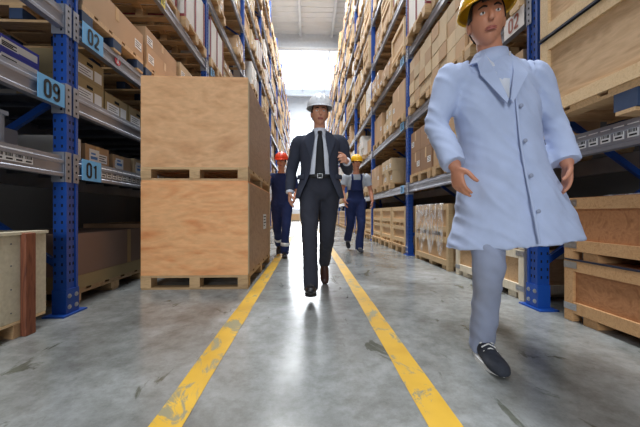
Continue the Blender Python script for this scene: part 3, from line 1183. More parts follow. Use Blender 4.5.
rnd = random.Random(23)
for side, s in (('left', -1), ('right', 1)):
    for bay in range(0, NB):
        for li, z in enumerate(levels(side, bay)):
            if side == 'left' and ((bay < 2 and li < 3) or bay == 0):
                continue
            if side == 'right' and (bay == 0 or (bay == 1 and li < 2)):
                continue
            zs = levels(side, bay)
            room = (zs[li + 1] - .16 if li + 1 < len(zs) else z + 1.1) - z - .145
            ya = Y0 + PITCH * (bay - 1) + .13
            mono = rnd.random()
            for slot in range(3):
                y = ya + .48 + .955 * slot
                if not ok_visible(y + .45, z):
                    rnd.random()
                    continue
                if rnd.random() < .05:
                    continue
                over = rnd.uniform(-.02, .10)
                px = s * (AX + .50 - over)
                dist = math.hypot(y, z - .75)
                where = '%s pallet, %s rail up, %s bay, %s rack' % (ORD[slot + 1], ORD[li + 1], ORD[bay + 1], side)
                PALL.append((dist, (px, y, z), 'wooden pallet, ' + where.replace(' pallet,', ' place,')))
                top = z + .145
                kind = rnd.choices(('crate', 'big', 'grid', 'white', 'flat'), (.22, .15, .40, .12, .11))[0]
                if side == 'left' and bay == 1 and li == 3:
                    kind = 'white'
                if bay >= 6 and kind == 'grid':
                    kind = 'big'
                hmax = min(room - .06, .86)
                if kind == 'crate':
                    h = rnd.choice([q for q in (.42, .56, .70) if q < hmax + .01] or [hmax])
                    LOADS.append((dist, 'crate', (px, y, top), (.95, .84, h), rnd.choice(('crate_wood', 'crate_wood', 'plywood_big')), 'plywood crate on ' + where, s))
                    if h < .5 and hmax > .8:
                        LOADS.append((dist, 'crate', (px, y, top + h + .005), (.95, .84, h - .06), 'crate_wood', 'plywood crate atop another on ' + where, s))
                elif kind == 'big':
                    h = rnd.choice([q for q in (.38, .52, .66, .78) if q < hmax + .01] or [hmax])
                    LOADS.append((dist, 'carton', (px, y, top), (.90, rnd.choice((.72, .80, .86)), h), rnd.choice(('kraft', 'kraft', 'kraft_pale', 'kraft_dark')), 'big carton on ' + where, s))
                elif kind == 'flat':
                    n = rnd.choice((2, 3))
                    for q in range(n):
                        LOADS.append((dist + .01 * q, 'carton', (px, y, top + q * .15), (.94 - .05 * (q % 2), .84 - .04 * (q % 2), .148), rnd.choice(('kraft', 'kraft_pale')), 'flat carton, layer %s, on %s' % (('one', 'two', 'three')[q], where), s))
                elif kind == 'grid':
                    cols, rows, h = rnd.choice(((2, 2, .30), (3, 2, .27), (2, 3, .24), (3, 3, .21), (2, 2, .36), (3, 2, .24)))
                    m = rnd.choice(('kraft', 'kraft', 'kraft_pale', 'white_carton'))
                    wy = .84 / cols
                    for r_ in range(rows):
                        for c_ in range(cols):
                            if r_ == rows - 1 and rnd.random() < .22:
                                continue
                            LOADS.append((dist + .01 * r_ + .02 * c_, 'carton', (px - s * .17 + s * rnd.uniform(0, .03), y - .42 + wy * (c_ + .5), top + r_ * h), (.58, wy - .012, h - .003), m, 'carton r%d c%d ' % (r_, c_) + where, s))
                else:
                    h = min(.74, hmax)
                    LOADS.append((dist, 'white', (px, y, top), (.92, .84, h), 'white_carton', 'white carton with dark red edges on ' + where, s))

# floor stacks
for side, s in (('left', -1), ('right', 1)):
    for bay in range(2, NB):
        ya = Y0 + PITCH * (bay - 1) + .15
        for slot in range(3):
            if rnd.random() < .06:
                continue
            y = ya + .48 + .94 * slot
            px = s * (AX + .46)
            where = '%s place on the floor, %s bay, %s rack' % (ORD[slot + 1], ORD[bay + 1], side)
            PALL.append((math.hypot(y, .7), (px, y, 0), 'wooden pallet, ' + where))
            hh = .37
            for q in range(2):
                LOADS.append((math.hypot(y, .5), 'crate', (px, y, .145 + q * hh), (.90, .86, hh - .004), 'crate_wood', '%s crate of two, %s' % (('lower', 'upper')[q], where), s))

WHITE = {}


def white_load(loc, dims, label, s, detail):
    wx, wy, h = dims
    key = (dims, s)
    if key not in WHITE:
        body = MB().box((-wx / 2, -wy / 2, 0), (wx / 2, wy / 2, h)).mesh('carton', ['white_carton'])
        e = MB()
        xf = -s * wx / 2
        a, b = sorted((xf, xf - s * .006))
        for y in (-wy / 2 + .03, -.0, wy / 2 - .03):
            e.box((a, y - .028, 0), (b, y + .028, h))
        e.box((-wx / 2, -wy / 2 - .006, 0), (wx / 2, -wy / 2, .05)).box((-wx / 2, -wy / 2 - .006, h - .05), (wx / 2, -wy / 2, h))
        WHITE[key] = (body, e.mesh('red_edges', ['burgundy']))
    o = link('carton', WHITE[key][0], None, loc)
    link('red_edges', WHITE[key][1], o)
    tag(o, label, 'box', 'white cartons in the racks')


PALL.sort(key=lambda q: q[0])
NP = 262
for i, (d, loc, lb) in enumerate(PALL):
    if i < NP:
        pallet(loc, .98, .88, .145, 'pallet_wood', lb, d < 9.5)
far = MB()
tp, bk, bt = pallet_boxes(.98, .88, .145)
for d, loc, lb in PALL[NP:]:
    for a, b in tp + bk + bt:
        far.box([a[k] + loc[k] for k in range(3)], [b[k] + loc[k] for k in range(3)])
if PALL[NP:]:
    o = link('distant_pallets', far.mesh('distant_pallets', ['pallet_wood']))
    tag(o, 'wooden pallets in the farthest bays of both racks', 'pallets', kind='stuff')
LOADS.sort(key=lambda q: q[0])
cnt = {'carton': 60, 'crate': 8, 'white': 0}
far_c, far_k = MB(), MB()
ROWS, COLS = ('bottom', 'middle', 'top'), ('first', 'second', 'third')
for (d, kind, loc, dims, mat, lb, s) in LOADS:
    cnt[kind] += 1
    if kind == 'carton':
        if cnt[kind] <= 296:
            if lb.startswith('carton r'):
                rr_, cc = int(lb[8]), int(lb[11])
                w_ = lb[13:].split(', ')
                lb = '%s-row %s-column %scarton, %s' % (ROWS[rr_], COLS[cc], 'white ' if mat == 'white_carton' else '', lb[13:])
            carton(loc, *dims, mat, lb, s, detail=d < 13, seed=cnt[kind])
        else:
            far_c.box((loc[0] - dims[0] / 2, loc[1] - dims[1] / 2, loc[2]), (loc[0] + dims[0] / 2, loc[1] + dims[1] / 2, loc[2] + dims[2]), {'kraft': 0, 'kraft_pale': 1, 'kraft_dark': 2, 'white_carton': 3}[mat])
    elif kind == 'crate':
        if cnt[kind] <= 292:
            crate(loc, *dims, mat, 'crate_frame', lb, s, detail=d < 8.5, posts=2)
        else:
            far_k.box((loc[0] - dims[0] / 2, loc[1] - dims[1] / 2, loc[2]), (loc[0] + dims[0] / 2, loc[1] + dims[1] / 2, loc[2] + dims[2]))
    else:
        white_load(loc, dims, lb, s, True)
if far_c.v:
    o = link('distant_cartons', far_c.mesh('distant_cartons', ['kraft', 'kraft_pale', 'kraft_dark', 'white_carton']))
    tag(o, 'cartons stacked in the farthest bays of both racks', 'boxes', kind='stuff')
if far_k.v:
    o = link('distant_crates', far_k.mesh('distant_crates', ['crate_wood']))
    tag(o, 'plywood crates stacked in the farthest bays of both racks', 'crates', kind='stuff')
# row of crates across the far end of the aisle
for k, x in enumerate((-1.35, -.45, .45, 1.35)):
    crate((x, 31.8, 0), .86, .86, .72, 'crate_wood', 'crate_frame', 'small crate by the glazed end wall, %s across the aisle end' % ORD[k + 1], 1, detail=False, group='crates at the far end')
print('PALLETS', len(PALL), 'LOADS', cnt)


# ------------------------------------------------------------------ people
def V(*a):
    return Vector(a)


def catmull(P, sub):
    out = []
    n = len(P)
    for i in range(n - 1):
        p0, p1, p2, p3 = P[max(i - 1, 0)], P[i], P[i + 1], P[min(i + 2, n - 1)]
        for k in range(sub):
            t = k / sub
            out.append([0.5 * ((2 * b) + (-a + c) * t + (2 * a - 5 * b + 4 * c - d) * t * t + (-a + 3 * b - 3 * c + d) * t ** 3) for a, b, c, d in zip(p0, p1, p2, p3)])
    out.append(list(P[-1]))
    return out


def tube(bm, pts, rad, ref, n=18, sub=4, cap=True, round_ends=True):
    """smooth tube through pts; rad = (half width along ref, half depth) per point"""
    rows = [list(p) + list(r if isinstance(r, tuple) else (r, r)) for p, r in zip(pts, rad)]
    S = catmull(rows, sub)
    rings = []
    ref = Vector(ref)
    for i, q in enumerate(S):
        c = Vector(q[:3])
        a, b = Vector(S[max(i - 1, 0)][:3]), Vector(S[min(i + 1, len(S) - 1)][:3])
        t = (b - a).normalized()
        u = (ref - t * ref.dot(t))
        u = u.normalized() if u.length > 1e-5 else t.orthogonal().normalized()
        v = t.cross(u)
        rings.append((c, u * max(q[3], .002), v * max(q[4], .002), t))
    if round_ends and cap:
        def dome(r, sg):
            c, u, v, t = r
            e = min(u.length, v.length)
            return [(c + t * sg * e * math.sin(k) * .7, u * math.cos(k), v * math.cos(k), t) for k in (.5, .95, 1.3)]
        rings = dome(rings[0], -1)[::-1] + rings + dome(rings[-1], 1)
    loops = []
    for c, u, v, t in rings:
        loops.append([bm.verts.new(c + u * math.cos(2 * PI * k / n) + v * math.sin(2 * PI * k / n)) for k in range(n)])
    for a, b in zip(loops, loops[1:]):
        for k in range(n):
            bm.faces.new((a[k], a[(k + 1) % n], b[(k + 1) % n], b[k]))
    if cap:
        bm.faces.new(loops[0][::-1])
        bm.faces.new(loops[-1])
    return loops


def ellipsoid(bm, c, U, Vv, W, nu=20, nv=14, fn=None):
    """U, Vv, W half axes; fn(dir)->Vector offset in (u, v, w)"""
    c = Vector(c)
    rows = []
    for j in range(1, nv):
        th = PI * j / nv
        row = []
        for i in range(nu):
            ph = 2 * PI * i / nu
            d = Vector((math.sin(th) * math.cos(ph), math.sin(th) * math.sin(ph), math.cos(th)))
            e = fn(d) if fn else d
            row.append(bm.verts.new(c + U * e.x + Vv * e.y + W * e.z))
        rows.append(row)
    e = fn(Vector((0, 0, 1))) if fn else Vector((0, 0, 1))
    top = bm.verts.new(c + U * e.x + Vv * e.y + W * e.z)
    e = fn(Vector((0, 0, -1))) if fn else Vector((0, 0, -1))
    bot = bm.verts.new(c + U * e.x + Vv * e.y + W * e.z)
    for a, b in zip(rows, rows[1:]):
        for i in range(nu):
            bm.faces.new((a[i], b[i], b[(i + 1) % nu], a[(i + 1) % nu]))
    for i in range(nu):
        bm.faces.new((top, rows[0][i], rows[0][(i + 1) % nu]))
        bm.faces.new((bot, rows[-1][(i + 1) % nu], rows[-1][i]))


def head_fn(d):
    x, y, z = d       # x lateral, y forward, z up; unit sphere -> head shape in units of the half axes
    e = Vector((x, y, z))
    if z < 0:         # jaw narrows, chin comes forward
        k = min(1, -z)
        e.x *= 1 - .30 * k ** 1.5
        e.y *= 1 - .10 * k
        e.y += .16 * k ** 2 * (1 if y > -.2 else .3)
    if y < 0 and z < -.2:
        e.y *= 1 - .35 * min(1, (-z - .2))
    if y > .2:        # flatten the face
        e.y -= .06 * (1 - abs(x)) * max(0, .8 - abs(z + .1))
        for sx in (-1, 1):   # eye sockets
            g = math.exp(-(((x - sx * .40) / .20) ** 2 + ((z - .06) / .13) ** 2))
            e.y -= .10 * g
        e.y += .05 * math.exp(-((z - .26) / .10) ** 2) * max(0, 1 - x * x * 1.6)      # brow
        for sx in (-1, 1):
            e.y += .05 * math.exp(-(((x - sx * .5) / .2) ** 2 + ((z + .2) / .16) ** 2))   # cheeks
        e.y -= .05 * math.exp(-(((z + .50) / .05) ** 2 + (x / .34) ** 2))     # mouth crease
        e.y += .07 * math.exp(-(((z + .82) / .14) ** 2 + (x / .3) ** 2))      # chin
    return e


def finish(bm, name, mat, parent, origin, voxel=None, smooth_it=0, wrinkle=None, smooth=True, solid=None, subdiv=0, mats=None):
    me = bpy.data.meshes.new(name)
    bmesh.ops.recalc_face_normals(bm, faces=bm.faces)
    bm.to_mesh(me)
    bm.free()
    if voxel or solid or subdiv or smooth_it:
        t = bpy.data.objects.new('tmp', me)
        C.objects.link(t)
        if voxel:
            m = t.modifiers.new('r', 'REMESH')
            m.mode = 'VOXEL'
            m.voxel_size = voxel
        if smooth_it:
            m = t.modifiers.new('s', 'SMOOTH')
            m.factor = .5
            m.iterations = smooth_it
        if subdiv:
            m = t.modifiers.new('d', 'SUBSURF')
            m.levels = m.render_levels = subdiv
        if solid:
            m = t.modifiers.new('so', 'SOLIDIFY')
            m.thickness = solid
            m.offset = 0
        dg = bpy.context.evaluated_depsgraph_get()
        me2 = bpy.data.meshes.new_from_object(t.evaluated_get(dg))
        bpy.data.objects.remove(t)
        me = me2
        me.name = name
    if wrinkle:
        nor = [v.normal.copy() for v in me.vertices]
        for v, nn in zip(me.vertices, nor):
            v.co += nn * wrinkle(v.co)
    o = Vector(origin)
    for v in me.vertices:
        v.co -= o
    if smooth:
        for p in me.polygons:
            p.use_smooth = True
    me.materials.clear()
    for k in (mats or [mat]):
        me.materials.append(MATS[k])
    me.update()
    return link(name, me, parent)


def folds(amp, f=(9, 9, 5), seed=0.0, ripple=0.0):
    def fn(p):
        q = Vector((p.x * f[0] + seed, p.y * f[1], p.z * f[2]))
        a = noise.noise(q) + .5 * noise.noise(q * 2.3)
        r = abs(noise.noise(Vector((p.x * 6 + seed, p.y * 6, p.z * 16 + p.x * 14))))
        return amp * a - ripple * r
    return fn


def hand(bm, wrist, d, palm, thumb, s=1.0, curl=.5, left=False):
    """palm and five fingers; d: towards the fingers, palm: the way the palm faces, thumb: the side the thumb is on"""
    d, palm = Vector(d).normalized(), Vector(palm)
    palm = (palm - d * palm.dot(d)).normalized()
    th = Vector(thumb)
    th = (th - d * th.dot(d) - palm * th.dot(palm)).normalized()
    w = Vector(wrist)
    tube(bm, [w - d * .03 * s, w + d * .015 * s, w + d * .05 * s, w + d * .088 * s], [(.026 * s, .020 * s), (.030 * s, .018 * s), (.040 * s, .017 * s), (.040 * s, .014 * s)], th, 14, 3)
    for k, (off, ln) in enumerate(((.030, .072), (.0105, .080), (-.0095, .074), (-.029, .058))):
        p = w + d * (.082 - .006 * abs(k - 1)) * s + th * off * s
        pts = [p - d * .03 * s, p]
        dd = d.copy()
        for q, fr in enumerate((.45, .31, .24)):
            a = curl * (.55, 1.0, .75)[q] * (1 + .12 * k)
            dd = (dd * math.cos(a) + palm * math.sin(a)).normalized()
            # keep the bending plane: rotate about th
            p = p + dd * ln * fr * s
            pts.append(p)
        tube(bm, pts, [.0095 * s, .0098 * s, .0088 * s, .0082 * s, .0065 * s], th, 10, 3)
    p0 = w + d * .022 * s + th * .024 * s
    t1 = (d * .62 + th * .75 + palm * .35).normalized()
    t2 = (d * .85 + th * .22 + palm * .5).normalized()
    p1 = p0 + t1 * .040 * s
    p2 = p1 + t2 * .032 * s
    p3 = p2 + (t2 + palm * .3).normalized() * .026 * s
    tube(bm, [p0 - t1 * .012 * s, p0, p1, p2, p3], [.012 * s, .014 * s, .0115 * s, .0105 * s, .008 * s], palm, 10, 3)


def limb(J, a, b, c):
    return J[a], J[b], J[c]


def hard_hat(parent, origin, c, lat, fwd, up, mat, s=1.0):
    bm = bmesh.new()
    U, F, W = lat * .118 * s, fwd * .142 * s, up * .125 * s
    n, m = 32, 10
    rows = []
    for j in range(m + 1):
        th = PI / 2 * (1 - j / m)
        r = math.cos(PI / 2 - th) if j < m else 0
        r = math.sin(th)
        h = math.cos(th)
        rows.append([bm.verts.new(c + U * r * math.cos(2 * PI * k / n) + F * r * math.sin(2 * PI * k / n) + W * h) for k in range(n)])
    for a, b in zip(rows, rows[1:]):
        for k in range(n):
            try:
                bm.faces.new((a[k], a[(k + 1) % n], b[(k + 1) % n], b[k]))
            except ValueError:
                pass
    bmesh.ops.remove_doubles(bm, verts=bm.verts, dist=.0008)
    shell = finish(bm, 'hard_hat', mat, parent, origin, solid=.003)
    bm = bmesh.new()
    inn, out = [], []
    for k in range(n):
        a = 2 * PI * k / n
        f = max(0, math.sin(a))
        ext = 1.06 + .27 * f ** 3
        inn.append(bm.verts.new(c + U * .97 * math.cos(a) + F * .97 * math.sin(a) + up * .003))
        out.append(bm.verts.new(c + U * (1.06 + .05 * f) * math.cos(a) + F * ext * math.sin(a) - up * (.006 + .016 * f ** 3)))
    for k in range(n):
        bm.faces.new((inn[k], inn[(k + 1) % n], out[(k + 1) % n], out[k]))
    finish(bm, 'brim', mat, shell, (0, 0, 0), solid=.004).location = (0, 0, 0)
    for ch in shell.children:
        for v in ch.data.vertices:
            v.co -= Vector(origin)
    bm = bmesh.new()
    for q in (-.30, 0, .30):
        pts = []
        for j in range(9):
            a = PI * (.12 + .72 * j / 8)
            rr = math.sqrt(max(0, 1 - q * q))
            pts.append(c + U * q + F * rr * math.cos(a) + W * rr * math.sin(a) * 1.01)
        tube(bm, pts, [(.011 * s, .005 * s)] * 9, lat, 8, 2)
    rg = finish(bm, 'ridges', mat, shell, origin)
    return shell


def shoe(parent, origin, ankle, d, up, upper, sole, s=1.0, laces=True, casual=False):
    """d: towards the toe; up: sole normal"""
    d = Vector(d).normalized()
    up = Vector(up)
    up = (up - d * up.dot(d)).normalized()
    lat = d.cross(up)
    base = Vector(ankle) - up * .085 * s      # sole under the ankle
    bm = bmesh.new()
    P = [(-.062, .034, .030, .036), (-.03, .046, .035, .046), (.03, .050, .036, .050), (.09, .040, .042, .040), (.15, .033, .048, .033), (.19, .030, .044, .030), (.218, .024, .032, .020)]
    tube(bm, [base + d * q[0] * s + up * (q[1] + .004) * s for q in P], [(q[2] * s, q[3] * s) for q in P], lat, 18, 3)
    tube(bm, [base + up * .05 * s - d * .01 * s, base + up * .10 * s - d * .008 * s], [(.036 * s, .046 * s), (.036 * s, .044 * s)], lat, 16, 2)
    sh = finish(bm, 'shoe', upper, parent, origin, voxel=.006, smooth_it=4)
    bm = bmesh.new()
    n = 28
    bot, top = [], []
    for k in range(n):
        a = 2 * PI * k / n
        x = .076 + .150 * math.cos(a)
        wd = (.036 + .012 * math.sin((x + .07) / .30 * PI * .9)) * (1 if x < .12 else 1 - .25 * ((x - .12) / .106) ** 2)
        y = wd * math.sin(a) 
        lift = .012 * max(0, (x - .12) / .1) ** 2
        bot.append(bm.verts.new(base + d * x * s + lat * y * s + up * (lift) * s))
        top.append(bm.verts.new(base + d * x * s + lat * y * 1.02 * s + up * (.024 + lift) * s))
    for k in range(n):
        bm.faces.new((bot[k], bot[(k + 1) % n], top[(k + 1) % n], top[k]))
    bm.faces.new(bot[::-1])
    bm.faces.new(top)
    so = finish(bm, 'sole', sole, sh, origin, smooth=False)
    if laces:
        bm = bmesh.new()
        for k in range(5):
            x = .055 + .022 * k
            zc = .104 - .008 * k - .0022 * k * k * .5
            tube(bm, [base + d * x * s + lat * q * .034 * s + up * (zc - .018 * abs(q)) * s for q in (-.9, -.4, 0, .4, .9)], [.0034 * s] * 5, d, 6, 2)
        finish(bm, 'laces', 'rubber_white' if casual else upper, sh, origin)
    return sh


def face_parts(parent, origin, c, lat, fwd, up, s=1.0, ax=(.076, .098, .122)):
    for q in (-1, 1):
        bm = bmesh.new()
        p = c + lat * q * .031 * s + fwd * (ax[1] * .815) * s + up * .006 * s
        ellipsoid(bm, p, lat * .0125 * s, fwd * .011 * s, up * .0065 * s, 12, 8)
        e = finish(bm, 'eye', 'eye_white', parent, origin)
        bm = bmesh.new()
        ellipsoid(bm, p + fwd * .0085 * s, lat * .0052 * s, fwd * .003 * s, up * .0052 * s, 10, 6)
        finish(bm, 'iris', 'eye_dark', e, origin)
        bm = bmesh.new()
        tube(bm, [c + lat * q * x * s + fwd * (ax[1] * f) * s + up * z * s for x, f, z in ((.014, .94, .027), (.030, .93, .032), (.048, .80, .027))], [(.0035, .003), (.0045, .003), (.002, .002)], up, 8, 3)
        finish(bm, 'eyebrow', 'hair_dark', parent, origin)
    bm = bmesh.new()
    for z, r in ((-.060, .0038), (-.068, .0045)):
        tube(bm, [c + lat * x * s + fwd * (ax[1] * f) * s + up * z * s for x, f in ((-.024, .84), (-.010, .94), (.010, .94), (.024, .84))], [.0015 * s, r * s, r * s, .0015 * s], up, 8, 3)
    finish(bm, 'lips', 'lip', parent, origin)


def add_head(bm, c, lat, fwd, up, s=1.0, ax=(.076, .098, .122)):
    ellipsoid(bm, c, lat * ax[0] * s, fwd * ax[1] * s, up * ax[2] * s, 40, 30, head_fn)
    # nose and ears
    tube(bm, [c + (up * z + fwd * y) * s for z, y in ((.022, .084), (.004, .094), (-.016, .104), (-.030, .106))], [(.008 * s, .010 * s), (.009 * s, .010 * s), (.012 * s, .012 * s), (.015 * s, .010 * s)], lat, 12, 3)
    for q in (-1, 1):
        ellipsoid(bm, c + lat * q * .077 * s - fwd * .008 * s - up * .008 * s, (lat * q * .010 + fwd * -.004) * s, fwd * .018 * s, up * .032 * s, 10, 8)


def hair(parent, origin, c, lat, fwd, up, s=1.0, ax=(.076, .098, .122), mat='hair_dark'):
    bm = bmesh.new()
    ellipsoid(bm, c, lat * ax[0] * 1.05 * s, fwd * ax[1] * 1.05 * s, up * ax[2] * 1.04 * s, 40, 30, head_fn)
    kill = []
    for f in bm.faces:
        p = f.calc_center_median() - c
        y, z = p.dot(fwd) / s, p.dot(up) / s
        if y > .045 and z < .062 or z < -.035 - .04 * (y < -.03) or (y > .0 and z < .0):
            kill.append(f)
    bmesh.ops.delete(bm, geom=kill, context='FACES')
    finish(bm, 'hair', mat, parent, origin, solid=.004)


class Person:
    def __init__(s, root, rz, label, skin='skin', scale=1.0):
        s.root = Vector((root[0], root[1], 0))
        s.M = Matrix.Translation(s.root) @ Matrix.Rotation(rz, 4, 'Z') @ Matrix.Scale(scale, 4)
        s.R = Matrix.Rotation(rz, 3, 'Z')
        s.k = scale
        s.skin = skin
        s.o = link('person', None, None, s.root)
        tag(s.o, label, 'person')

    def p(s, *a):
        return s.M @ Vector(a)

    def d(s, *a):
        return (s.R @ Vector(a)).normalized()

    def body(s, J, hands, voxel=.006, torso=None):
        """J: local joints; hands: {side: (dir, palm, thumb, curl)}"""
        s.J = {k: s.M @ Vector(v) for k, v in J.items()}
        J = s.J
        k = s.k
        lat = (J['shL'] - J['shR']).normalized()
        hl = (J['hipL'] - J['hipR']).normalized()
        s.lat, s.hl = lat, hl
        bm = bmesh.new()
        sp = J['pelvis']
        nk = J['neck']
        q = lambda t: sp.lerp(nk, t) + (J['spine'] - sp.lerp(nk, .5)) * math.sin(PI * t)
        s.q = q
        tube(bm, [q(-.10), q(-.03), q(.1), q(.3), q(.6), q(.82), q(.93), nk], [(.09 * k, .065 * k), (.145 * k, .098 * k), (.148 * k, .105 * k), (.135 * k, .095 * k), (.16 * k, .112 * k), (.165 * k, .10 * k), (.11 * k, .08 * k), (.062 * k, .06 * k)], lat, 24, 4)
        hd = J['head']
        up, fw = s.up, s.fwd
        hlat = s.hlat
        tube(bm, [nk - (hd - nk) * .25, nk, nk.lerp(hd, .45), hd - up * .02 * k], [(.075 * k, .065 * k), (.060 * k, .060 * k), (.054 * k, .056 * k), (.05 * k, .055 * k)], hlat, 18, 4)
        add_head(bm, hd, hlat, fw, up, k)
        for sd in 'LR':
            a, b, c = J['sh' + sd], J['el' + sd], J['wr' + sd]
            tube(bm, [a.lerp(nk, .25) - V(0, 0, .035 * k), a - V(0, 0, .02 * k), a.lerp(b, .45), b, b.lerp(c, .35), c], [.045 * k, .055 * k, .048 * k, .041 * k, .042 * k, .028 * k], lat, 16, 4)
            dr, pl, th, cu = hands[sd]
            hand(bm, c, s.R @ Vector(dr), s.R @ Vector(pl), s.R @ Vector(th), k, cu)
            a, b, c = J['hip' + sd], J['kn' + sd], J['an' + sd]
            tube(bm, [a + (sp - a) * .2 + V(0, 0, .03), a, a.lerp(b, .4), b, b.lerp(c, .3), b.lerp(c, .7), c], [.085 * k, .09 * k, .078 * k, .054 * k, .056 * k, .042 * k, .036 * k], hl, 16, 4)
            f = s.R @ Vector(s.feet[sd][0]).normalized()
            u = s.R @ Vector(s.feet[sd][1])
            tube(bm, [c - f * .03 * k - V(0, 0, .01), c + f * .04 * k - u * .03 * k, c + f * .12 * k - u * .05 * k, c + f * .17 * k - u * .055 * k], [(.03 * k, .035 * k), (.034 * k, .032 * k), (.036 * k, .020 * k), (.03 * k, .014 * k)], hl, 12, 3)
        s.b = finish(bm, 'body', s.skin, s.o, s.root, voxel=voxel, smooth_it=2)
        face_parts(s.o, s.root, hd, hlat, fw, up, k)
        return s.b

    def legs(s, name, mat, width=1.0, hem=None, voxel=.011, cuff=.058, top=.36, amp=.006, ripple=.006, bm=None, drop=.035, seat=True):
        J, k = s.J, s.k
        bm = bm or bmesh.new()
        if seat:
            tube(bm, [s.q(-.21), s.q(-.07), s.q(.08), s.q(top * .6), s.q(top)], [(.115 * k, .10 * k), (.175 * k, .130 * k), (.168 * k, .122 * k), (.156 * k, .115 * k), (.150 * k, .110 * k)], s.lat, 24, 4, round_ends=False)
        for sd in 'LR':
            a, b, c = J['hip' + sd], J['kn' + sd], J['an' + sd]
            e = (c - b).normalized()
            tube(bm, [a + V(0, 0, .06 * k), a, a.lerp(b, .45), b, b.lerp(c, .4), b.lerp(c, .8), c + e * drop * k], [.095 * k * width, .108 * k * width, .094 * k * width, .076 * k * width, .070 * k * width, (cuff + .004) * k * width, cuff * k * width], s.hl, 20, 5, round_ends=False)
        return finish(bm, name, mat, s.o, s.root, voxel=voxel, smooth_it=3, wrinkle=folds(amp, seed=s.root.x * 7, ripple=ripple))

    def sleeve(s, bm, sd, w=1.0, frac=1.0, cuff=.042, n=20):
        J, k = s.J, s.k
        a, b, c = J['sh' + sd], J['el' + sd], J['wr' + sd]
        top = a.lerp(J['neck'], .38) - V(0, 0, .035 * k)
        a = a - V(0, 0, .018 * k)
        if frac >= 1:
            tube(bm, [top, a, a.lerp(b, .5), b, b.lerp(c, .5), b.lerp(c, .97)], [.072 * k * w, .072 * k * w, .064 * k * w, .058 * k * w, .052 * k * w, cuff * k * w], s.lat, n, 5, round_ends=False)
        else:
            tube(bm, [top, a, a.lerp(b, frac * .6), a.lerp(b, frac)], [.072 * k * w, .073 * k * w, .068 * k * w, .066 * k * w], s.lat, n, 5, round_ends=False)


def belt_ring(pr, t, rx, ry, mat='leather_black'):
    k = pr.k
    bm = bmesh.new()
    tube(bm, [pr.q(t), pr.q(t + .06)], [(rx * k, ry * k)] * 2, pr.lat, 32, 2, round_ends=False)
    b = finish(bm, 'belt', mat, pr.o, pr.root)
    bm = bmesh.new()
    c = pr.q(t + .03) + pr.fw * (ry * k + .004)
    for x in (-.022, .022):
        tube(bm, [c + pr.lat * x - V(0, 0, .018), c + pr.lat * x + V(0, 0, .018)], [.004, .004], pr.lat, 8, 1)
    for z in (-.018, .018):
        tube(bm, [c - pr.lat * .022 + V(0, 0, z), c + pr.lat * .022 + V(0, 0, z)], [.004, .004], V(0, 0, 1), 8, 1)
    finish(bm, 'buckle', 'bolt_steel', b, pr.root)


# ---- man in the dark suit, striding down the middle of the lane
P = Person((.10, 2.90), 0, 'person in a white hard hat and dark suit with black tie striding down the lane')
P.hlat, P.fwd, P.up = P.d(1, .05, 0), P.d(.05, -1, -.06), P.d(0, -.06, 1)
P.fw = P.d(0, -1, 0)
P.feet = {'R': ((-.02, -.93, .34), (0, .34, .93)), 'L': ((.0, -.62, -.78), (0, -.78, .62))}
J = dict(pelvis=(0, .0, .98), spine=(0, .0, 1.24), neck=(0, -.035, 1.52), head=(.0, -.075, 1.69),
         hipR=(-.092, 0, .95), knR=(-.095, -.21, .56), anR=(-.085, -.325, .125),
         hipL=(.092, .01, .95), knL=(.075, .04, .51), anL=(.07, .39, .215),
         shR=(-.205, .01, 1.445), elR=(-.275, .10, 1.18), wrR=(-.285, .02, .955),
         shL=(.205, -.02, 1.445), elL=(.275, .02, 1.18), wrL=(.235, -.225, 1.215))
P.body(J, {'R': ((-.02, -.15, -1), (1, .1, 0), (.1, -1, 0), .45), 'L': ((-.25, -.95, .15), (-1, .2, -.2), (0, .1, 1), .95)}, voxel=.0055)
hair(P.o, P.root, P.J['head'], P.hlat, P.fwd, P.up)
hard_hat(P.o, P.root, P.J['head'] + P.up * .052 + P.fwd * -.004, P.hlat, P.fwd, P.up, 'hat_white')
P.legs('trousers', 'suit_trouser', 1.0, cuff=.062, top=.30, amp=.005, ripple=.007)
belt_ring(P, .20, .174, .136)
bm = bmesh.new()
tube(bm, [P.q(.1), P.q(.3), P.q(.6), P.q(.82), P.q(.94), P.J['neck']], [(.148, .104), (.150, .112), (.172, .126), (.175, .112), (.12, .09), (.072, .070)], P.lat, 28, 5, round_ends=False)
finish(bm, 'shirt', 'shirt_white', P.o, P.root, voxel=.01, smooth_it=2, wrinkle=folds(.004, ripple=.006))
bm = bmesh.new()
nk = P.J['neck']
for q in (-1, 1):       # collar points
    a = nk + P.lat * q * .012 + P.fw * .078 - V(0, 0, .012)
    b = nk + P.lat * q * .060 + P.fw * .062 - V(0, 0, .035)
    c_ = nk + P.lat * q * .072 + P.fw * .0 + V(0, 0, .030)
    d_ = nk + P.lat * q * .020 + P.fw * .070 + V(0, 0, .022)
    e_ = nk + P.lat * q * .052 + P.fw * .098 - V(0, 0, .068)
    vs = [bm.verts.new(x) for x in (a, e_, b, c_, d_)]
    bm.faces.new(vs if q > 0 else vs[::-1])
tube(bm, [nk - V(0, 0, .012), nk + V(0, 0, .032)], [(.070, .070), (.066, .066)], P.lat, 28, 2, cap=False)
finish(bm, 'collar', 'shirt_white', P.o, P.root, solid=.004)
bm = bmesh.new()        # tie: knot and blade following the shirt front
pts, rad = [], []
for t, wd, off in ((.985, .020, .086), (.955, .022, .106), (.93, .016, .118), (.80, .028, .128), (.6, .036, .138), (.42, .042, .130), (.25, .046, .126), (.19, .012, .126)):
    pts.append(P.q(t) + P.fw * (off))
    rad.append((wd, .008))
tube(bm, pts, rad, P.lat, 14, 5)
finish(bm, 'tie', 'tie_black', P.o, P.root)


